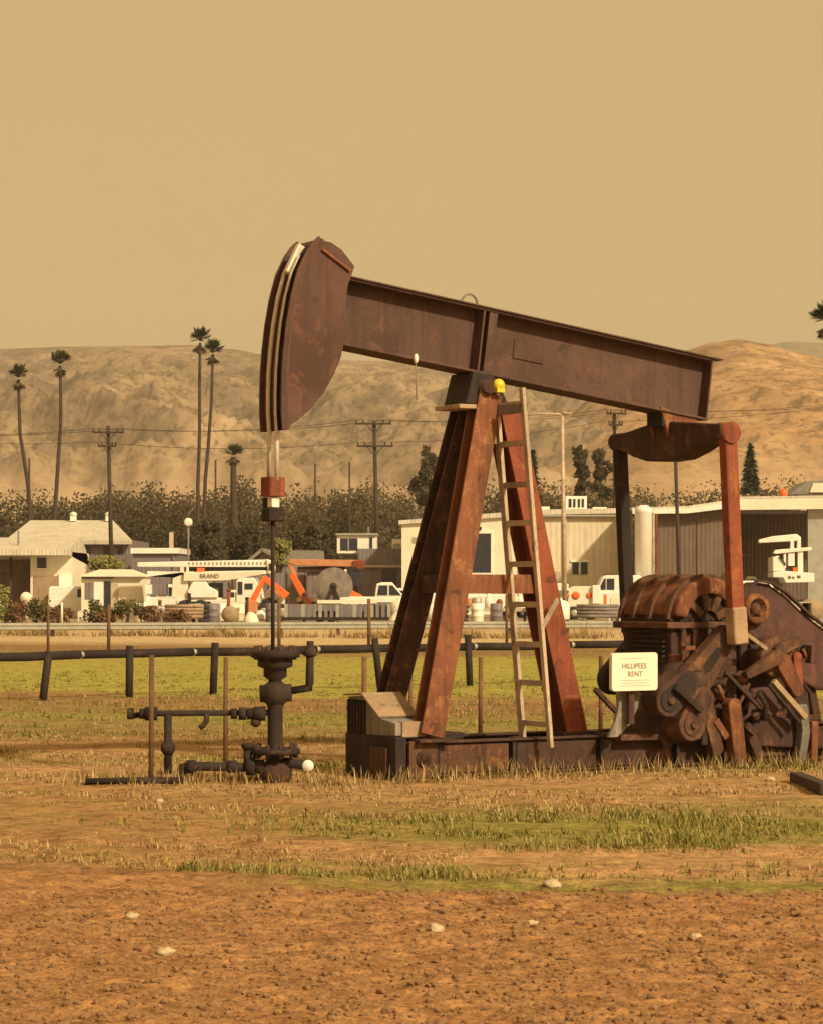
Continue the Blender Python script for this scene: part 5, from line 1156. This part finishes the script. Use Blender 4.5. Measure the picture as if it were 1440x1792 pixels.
# pickup and vans
def pickup(name, lab, cat, px, D, ln_, hgt_, mat, van=False, grp=None, flip=1):
    gy = HY + H * F / D; t = thing(name, lab, cat, (GX(px, D), D, 0), 0, grp); x0_ = GX(px, D)
    def pp(pts): return [Vector((x0_ + flip * a * ln_, D, b_ * hgt_)) for a, b_ in pts]
    body = [(-.5, .2), (-.5, .58), (-.48, .62), (.22, .62), (.46, .56), (.5, .45), (.5, .2)]
    cabp = [(-.08, .62), (-.06, .96), (.0, 1), (.12, 1), (.26, .62)] if not van else [(-.5, .62), (-.49, .96), (-.45, 1), (.16, 1), (.24, .95), (.36, .60)]
    MB().prism(pp(body), (0, 1.85, 0)).build('body', mat, t, bevel=.05); MB().prism([q + Vector((0, .06, 0)) for q in pp(cabp)], (0, 1.73, 0)).build('cab', mat, t, bevel=.05)
    wins = [[(-.05, .66), (-.03, .92), (.07, .92), (.07, .66)], [(.09, .66), (.09, .92), (.13, .92), (.23, .66)]] if not van else [[(.02, .66), (.02, .92), (.16, .92), (.16, .66)], [(.18, .66), (.18, .92), (.21, .92), (.31, .66)]]
    for w in wins: MB().prism([q + Vector((0, .03, 0)) for q in pp(w)], (0, .06, 0)).build('window', M_glass, t)
    MB().prism([q + Vector((0, -.02, 0)) for q in pp([(.44, .46), (.44, .54), (.49, .52), (.495, .46)])], (0, .1, 0)).build('headlight', M_galv, t)
    MB().prism([q + Vector((0, -.03, 0)) for q in pp([(.42, .2), (.42, .28), (.52, .28), (.52, .2)])], (0, 1.91, 0)).build('bumper', M_galv, t)
    wheels(t, [(x0_ + flip * a * ln_, D + y_) for a in (-.30, .31) for y_ in (.1, 1.75)], .36, .24)
pickup('pickup_truck', 'white pickup parked beside the foot of the pump frame', 'pickup', 668, 126, 4.3, 1.9, M_white)
pickup('car', 'white car half hidden between pale house and tan shed', 'car', 134, 134, 3.0, 1.7, M_white, True)
pickup('pickup_truck', 'white pickup parked between tan shed and crane truck', 'pickup', 284, 134, 4.0, 1.8, M_white)
pickup('car', 'cream car parked behind the drums and the crane truck', 'car', 392, 136, 3.6, 1.5, M_cream, True)
pickup('car', 'white car parked behind the foot of the far pump leg', 'car', 716, 135, 3.6, 1.6, M_white, True, None, -1)
pickup('van', 'white van parked below the big dark hall doorway', 'van', 846, 134, 4.2, 2.0, M_white, True)
pickup('pickup_truck', 'grey pickup parked by the red rear pump leg', 'pickup', 952, 135, 3.8, 1.8, M_galv, False, None, -1)
pickup('car', 'cream car parked in front of the brown sheet gates', 'car', 1216, 138, 3.8, 1.6, M_cream, True)
pickup('van', 'white van parked at the mouth of the open bay', 'van', 1322, 136, 3.4, 2.0, M_white, True)
pickup('van', 'white van parked at the end of the cream hall', 'van', 1076, 136, 2.9, 2.3, M_white, True, None, -1)
pickup('pickup_truck', 'white work truck standing in the open bay', 'pickup', 1318, 150, 3.2, 2.3, M_white, False, None, -1)
# boom truck in the bay
D = 143; bt = thing('boom_truck', 'white boom truck with a folded lift arm in the open bay', 'truck', (GX(1390, D), D, 0))
profbox(bt, 'body', M_white, [(1352, 1010), (1352, 1001), (1372, 999), (1424, 1003), (1424, 1019), (1374, 1020), (1370, 1011)], D, 2.2, 0)
profbox(bt, 'upper_boom', M_white, [(1330, 944), (1354, 938), (1396, 934), (1404, 940), (1403, 946), (1330, 950)], D, .5, .6, .04); profbox(bt, 'lower_boom', M_white, [(1354, 968), (1358, 962), (1421, 957), (1422, 963), (1360, 969)], D, .5, .4, .03)
for a, c_, t_, u_ in ((1385, 1391, 946, 960), (1397, 1403, 944, 959), (1373, 1377, 968, 1000), (1381, 1392, 967, 990), (1398, 1407, 964, 1001)): part(bt, 'boom_post', M_white, a, t_, c_, u_, D, .35, .5)
profbox(bt, 'cab', M_white, [(1352, 1000), (1352, 976), (1362, 972), (1372, 984), (1374, 999)], D, 2.0, .1); profbox(bt, 'windscreen', M_glass, [(1362, 974), (1366, 975), (1374, 986), (1374, 990)], D, 1.9, .02, 0)
part(bt, 'tool_rack', M_brown, 1354, 994, 1384, 1000, D, .4, .2); part(bt, 'orange_lamp', M_oran2, 1388, 993, 1396, 1001, D, .3, .2)
for a, c_, t_, u_ in ((1378, 1383, 1008, 1013), (1385, 1389, 1009, 1013), (1394, 1400, 1007, 1012)): part(bt, 'dark_marking', M_ink, a, t_, c_, u_, D, .02, -.012)
wheels(bt, [(GX(px, D), D + y_) for px in (1362, 1412) for y_ in (.15, 2.0)], .48, .3)
# trailer with orange covers beside the hall
D = 128; ut = thing('mixer_trailer', 'cream trailer with two orange round covers beside the rear pump leg', 'trailer', (GX(1030, D), D, 0))
profbox(ut, 'body', M_cream, [(992, 1062), (994, 1032), (1004, 1026), (1050, 1026), (1052, 1056), (1030, 1066)], D, 1.7, .1); profbox(ut, 'hood', M_white, [(966, 1034), (966, 1026), (978, 1020), (994, 1022), (994, 1034)], D, 1.8, 0)
for px, w in ((1007, 7), (1030, 5), (992, 4)): MB().lathe((GX(px, D), D + .06, ZZ(1042, D)), [(w * D / F * .6, -.03), (w * D / F, 0), (w * D / F, .08)], 18, 'y').build('round_cover', M_oran2, ut)
part(ut, 'side_tank', M_oranp, 968, 1034, 976, 1062, D, .6, .2); part(ut, 'white_panel', M_white, 1036, 1024, 1049, 1056, D, .2, -.12); part(ut, 'orange_post', M_oran2, 1056, 1040, 1061, 1070, D, .2, .2); part(ut, 'lower_frame', M_grey, 980, 1062, 1064, 1074, D, 1.6, .3)
wheels(ut, [(GX(px, D), D + y_) for px in (1004, 1034) for y_ in (.1, 1.8)], .34, .24)
# things on a low bench seen between the legs
D = 120; bx = thing('low_bench', 'long low bench with clutter seen between the pump legs', 'bench', (GX(852, D), D, 0))
part(bx, 'bench_top', M_tanw, 796, 1064, 924, 1070, D, 1.0)
for px in (800, 840, 880, 916): part(bx, 'leg', M_pole, px, 1070.4, px + 4, 1088, D, .1, .2)
zt2 = ZZ(1064, D)
def onbench(name, lab, cat, px, w, top, mat, kind):
    r = w * D / F / 2; h_ = ZZ(top, D) - zt2; c_ = Vector((GX(px, D), D + .5, zt2)); mb = MB()
    if kind == 'bottle': mb.lathe(c_, [(r, 0), (r, h_ * .6), (r * .45, h_ * .8), (r * .45, h_)], 16)
    elif kind == 'cone': mb.lathe(c_, [(r * 1.1, 0), (r * 1.1, .05), (r * .9, .06), (r * .08, h_)], 16)
    elif kind == 'can': mb.lathe(c_, [(r * .9, 0), (r, .03), (r, h_ - .04), (r * .8, h_)], 16)
    else: mb.ball(c_ + Vector((0, 0, h_ / 2)), (r, r, h_ / 2), 14)
    solo(mb, name, mat, lab, cat, c_, 'clutter on the low bench', 0)
onbench('white_jug', 'white rounded jug at the near leg end of the low bench', 'jug', 808, 20, 1030, M_white, 'bottle')
onbench('pink_bag', 'salmon pink round bag beside the white jug on the bench', 'bag', 821, 12, 1046, M_oranp, 'ball')
onbench('grey_can', 'grey can in the middle of the low bench', 'can', 834, 18, 1046, M_galv, 'can')
onbench('white_bottle', 'white bottle between the grey can and the red ball', 'bottle', 855, 14, 1038, M_white, 'bottle')
onbench('red_ball', 'small red ball on the bench by the ladder', 'ball', 874, 12, 1048, M_red, 'ball')
onbench('white_cone', 'white pointed cone at the ladder end of the bench', 'cone', 911, 18, 1040, M_white, 'cone')
p = Vector((GX(756, 122), 122, 0)); solo(MB().lathe(p, [(.16, 0), (.26, .1), (.26, .6), (.16, .75), (.14, .85), (.2, 1.0), (.2, 1.5), (.1, 1.62)], 16), 'gas_cylinder', M_white, 'white gas cylinder standing between the two front pump legs', 'cylinder', p)
for px, w, lab in ((440, 20, 'small heap of pale stones left of the stake trailer'), (700, 30, 'white sacks piled at the end of the stake trailer')):
    p = Vector((GX(px, 116), 116, 0)); r = random.Random(px); mb = MB()
    bmx = bmesh.new(); bmesh.ops.create_icosphere(bmx, subdivisions=3, radius=1.0)
    mb.add([p + Vector((q.co.x * w * .022, q.co.y * .4, max(-.05, q.co.z) * .55)) * (1 + .3 * noise.noise(q.co * 2.2)) + Vector((-p.x * .0, 0, 0)) for q in []] or [p + Vector((q.co.x * w * .018, q.co.y * .4, max(-.1, q.co.z) * .5)) * 1.0 + Vector((0, 0, .1 * noise.noise(q.co * 2.5))) for q in bmx.verts], [[q.index for q in f.verts] for f in bmx.faces], True); bmx.free()
    solo(mb, 'stone_heap' if px < 600 else 'sack_pile', M_cream, lab, 'heap' if px < 600 else 'sacks', p)
D = 126; lp_ = thing('small_gate', 'small pale gate frame in the weeds in front of the tan shed', 'gate', (GX(146, 116), 116, 0))
for a, b_, c_, d_ in ((137, 1070, 139, 1088), (153, 1070, 155, 1088), (137, 1069, 155, 1070.4), (139, 1078, 153, 1079)): part(lp_, 'gate_bar', M_cream, a, b_, c_, d_, 116, .06)
p = Vector((GX(109, 110), 110, 0)); solo(MB().tube([p, p + Vector((0, 0, ZZ(1054, 110)))], .05, 8), 'white_post', M_cream, 'white post in the weeds beside the pale house corner', 'post', p)

# overhead wires strung along the poles
for k, (u, py0, lab) in enumerate(((-.9, 755, 'upper wire on the near arm end of the wooden poles'), (.9, 755, 'upper wire on the far arm end of the wooden poles'), (-.8, 780, 'lower wire on the second arms of the wooden poles'))):
    nodes = [(-260, 760, 176), (190, 757 if k < 2 else 781, 172), (655, 742 if k < 2 else 781, 170), (1075, 724 if k < 2 else 744, 185), (1560, 705, 200)]
    pts = []
    for (a, b_, d0), (c_, e_, d1) in zip(nodes, nodes[1:]):
        P0, P1 = W(a, b_, d0) + Vector((u, -.24, .28)), W(c_, e_, d1) + Vector((u, -.24, .28))
        for i in range(12):
            t = i / 12; q = P0.lerp(P1, t); q.z -= 4 * .45 * t * (1 - t); pts.append(q)
    pts.append(P1); mb = MB().tube(pts, .016, 5); solo(mb, 'overhead_wire', M_black, lab, 'wire', pts[0], 'wires along the wooden poles')
# dark sheets added for the shadow behind the yard's vehicles, and goods near them
D = 166; base = HY + H * F / D; yw_ = thing('yard_shade_sheets', 'dark violet sheets added as shade behind the crane truck and orange crane', 'fence', (GX(470, D), D, 0))
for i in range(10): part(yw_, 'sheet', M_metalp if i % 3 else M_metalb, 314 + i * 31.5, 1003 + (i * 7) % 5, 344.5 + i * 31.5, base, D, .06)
for i in range(11): part(yw_, 'fence_post', M_pole, 312.6 + i * 31.5, 1000, 314 + i * 31.5, base, D, .1, -.08)  # uprights of the added shade sheets
cr = random.Random(12)
def crate(px, D, w, h_, mat, lab, z0=0.0):
    t = thing('crate', lab, 'crate', (GX(px, D), D, z0), 0, 'crates and boxes about the yard'); x_ = GX(px, D)
    MB().b2((x_ - w / 2, D, z0), (x_ + w / 2, D + w, z0 + h_)).build('box', mat, t, bevel=.02)
    for s in (-1, 1):
        MB().b2((x_ + s * (w / 2 - .08) - .06, D - .03, z0 + .02), (x_ + s * (w / 2 - .08) + .06, D - .004, z0 + h_ - .02)).build('batten', M_pole, t)
    MB().b2((x_ - w / 2 - .03, D - .035, z0 + h_ + .004), (x_ + w / 2 + .03, D + w, z0 + h_ + .05)).build('lid', mat, t)
crate(262, 121, .9, .7, M_tanp, 'tan crate on the ground left of the crane truck')
crate(290, 121, .7, 1.0, M_oranp, 'tall faded orange crate by the crane truck bumper')
crate(316, 120, .8, .6, M_metalp, 'violet grey crate below the crane truck turntable')
crate(720, 117, .8, .7, M_white, 'white box on the ground behind the dark far pump leg')
crate(942, 119, .7, .9, M_metalp, 'violet grey box seen between ladder and red pump leg')
crate(1092, 119, .8, 1.1, M_cream, 'cream box beside the black left end of the gear case')
crate(1330, 119, 1.2, .8, M_cream, 'cream box in front of the open bay')
crate(1392, 120, 1.5, .9, M_tanw, 'long tan box below the boom truck')
for i, (px, h_, lab) in enumerate(((400, 1.5, 'dark red upright pipe bundle stand by the drums'), (432, 1.1, 'dark post with a cap beside the orange bucket'), (533, 1.3, 'dark upright post by the orange leg'))):
    p = Vector((GX(px, 121), 121, 0)); solo(MB().tube([p, p + Vector((.03, 0, h_))], .08, 8).lathe(p + Vector((.03, 0, h_ - .02)), [(.12, 0), (.12, .06), (.04, .1)], 10), 'yard_post', M_brown if i else M_red, lab, 'post', p)

# goods laid out behind the guard rail, in front of the parked machines
def goods(kind, px, D, s, mat, lab, cat):
    p = Vector((GX(px, D), D, 0)); mb = MB()
    if kind == 'tyre_stack':
        for k in range(4): mb.lathe(p + Vector((0, 0, k * .21)), [(.20, 0), (.40 * s, .02), (.43 * s, .10), (.40 * s, .18), (.20, .20)], 18)
    elif kind == 'barrel': mb.lathe(p, [(.27 * s, 0), (.29 * s, .04), (.29 * s, .3 * s), (.305 * s, .32 * s), (.29 * s, .34 * s), (.29 * s, .6 * s), (.305 * s, .62 * s), (.29 * s, .64 * s), (.29 * s, .88 * s), (.25 * s, .90 * s)], 18)
    elif kind == 'water_tank': mb.lathe(p, [(.5 * s, .1), (.56 * s, .16), (.56 * s, .9 * s), (.40 * s, 1.1 * s), (.14, 1.16 * s), (.14, 1.24 * s)], 22)
    elif kind == 'pipe_rack':
        for k in range(4): mb.tube([p + Vector((-.9 * s, .1 * k, .30 + .16 * k)), p + Vector((.9 * s, .1 * k, .30 + .16 * k))], .08, 10)
        for u in (-.6, .6): mb.b2(p + Vector((u * s - .05, -.12, 0)), p + Vector((u * s + .05, .42, .22)))
    elif kind == 'spool':
        mb.lathe(p + Vector((0, 0, .55 * s)), [(.06, 0), (.55 * s, .0), (.55 * s, .06), (.28 * s, .07), (.28 * s, .5), (.55 * s, .51), (.55 * s, .57), (.06, .575)], 24, 'y')
    elif kind == 'compressor':
        mb.tube([p + Vector((-.6 * s, 0, .5)), p + Vector((.6 * s, 0, .5))], .30, 16).b2(p + Vector((-.35 * s, -.2, .78)), p + Vector((.25 * s, .25, 1.15)))
        for u in (-.4, .4): mb.b2(p + Vector((u * s - .06, -.2, 0)), p + Vector((u * s + .06, .2, .3)))
    solo(mb, kind, mat, lab, cat, p, 'goods laid out behind the guard rail')
for a in (('tyre_stack', 352, 117, 1.0, M_black, 'stack of black tyres below the lettered crane boom', 'tyres'), ('barrel', 372, 118, 1.0, M_metalp, 'violet grey barrel next to the black tyres', 'barrel'), ('barrel', 247, 118, 1.1, M_cream, 'cream barrel at the far corner of the tan shed', 'barrel'),
          ('water_tank', 456, 119, .45, M_white, 'small squat white water tank under the orange folded arm', 'water tank'), ('spool', 402, 118, .7, M_tanp, 'tan wooden spool among the drums below the crane truck', 'spool'), ('pipe_rack', 322, 116, 1.0, M_tan, 'rack of tan pipes under the crane turntable', 'pipes'),
          ('compressor', 298, 117, 1.0, M_white, 'white compressor tank on feet left of the tan pipes', 'compressor'), ('barrel', 476, 118, 1.0, M_metalp, 'violet grey barrel between white tank and stake trailer', 'barrel'), ('water_tank', 700, 119, .9, M_cream, 'cream water tank beside the nose of the white pickup', 'water tank'),
          ('tyre_stack', 805, 117, .9, M_black, 'stack of tyres just right of the orange pump leg', 'tyres'), ('barrel', 835, 117, 1.0, M_white, 'white barrel under the middle of the low bench', 'barrel'), ('barrel', 868, 117, 1.0, M_metalp, 'violet barrel under the low bench by the ladder', 'barrel'),
          ('water_tank', 978, 120, .9, M_white, 'white water tank at the tow end of the mixer trailer', 'water tank'), ('pipe_rack', 1046, 117, 1.1, M_grey, 'rack of grey pipes in front of the mixer trailer', 'pipes'), ('compressor', 1082, 118, 1.1, M_cream, 'cream compressor beside the black far pitman arm', 'compressor'),
          ('water_tank', 1345, 122, 1.0, M_white, 'white water tank at the near corner of the open bay', 'water tank'), ('spool', 1420, 120, 1.0, M_tanp, 'tan spool below the boom truck bumper', 'spool'), ('barrel', 1368, 119, 1.1, M_galv, 'grey barrel between bay tank and long tan box', 'barrel')):
    goods(*a)
# trim on the bare walls
D = 152
for px in (760, 905): part(hall, 'wall_seam', M_tanw, px, 916, px + 2, HY + H * F / D, D, .06, -.03)
part(hall, 'wall_vent', M_galv, 722, 940, 734, 950, D, .06, -.05); part(hall, 'gutter', M_galv, 943, 901, 1104, 904, D, .2, -.30); part(hall, 'side_door', M_tanw, 1056, 1004, 1072, 1062, D, .06, .0); part(hall, 'wall_lamp', M_black, 836, 922, 842, 927, D, .2, -.2)
part(hall, 'wall_stain_board', M_tanw, 704, 1050, 811, HY + H * F / D, D, .05, -.04)
D = 180
for px in (150, 182, 206): w_ = part(bn, 'window', M_glass, px, 956, px + 9, 970, D, .05, -.04)
D = 136; part(ph, 'gutter', M_galv, 54, 963.6, 127, 966, D, .15, -.16); wv = part(ph, 'window', M_glass, 66, 976, 82, 994, D, .05, -.04); part(ph, 'window_sill', M_white, 64, 994.4, 84, 996.6, D, .14, -.12)
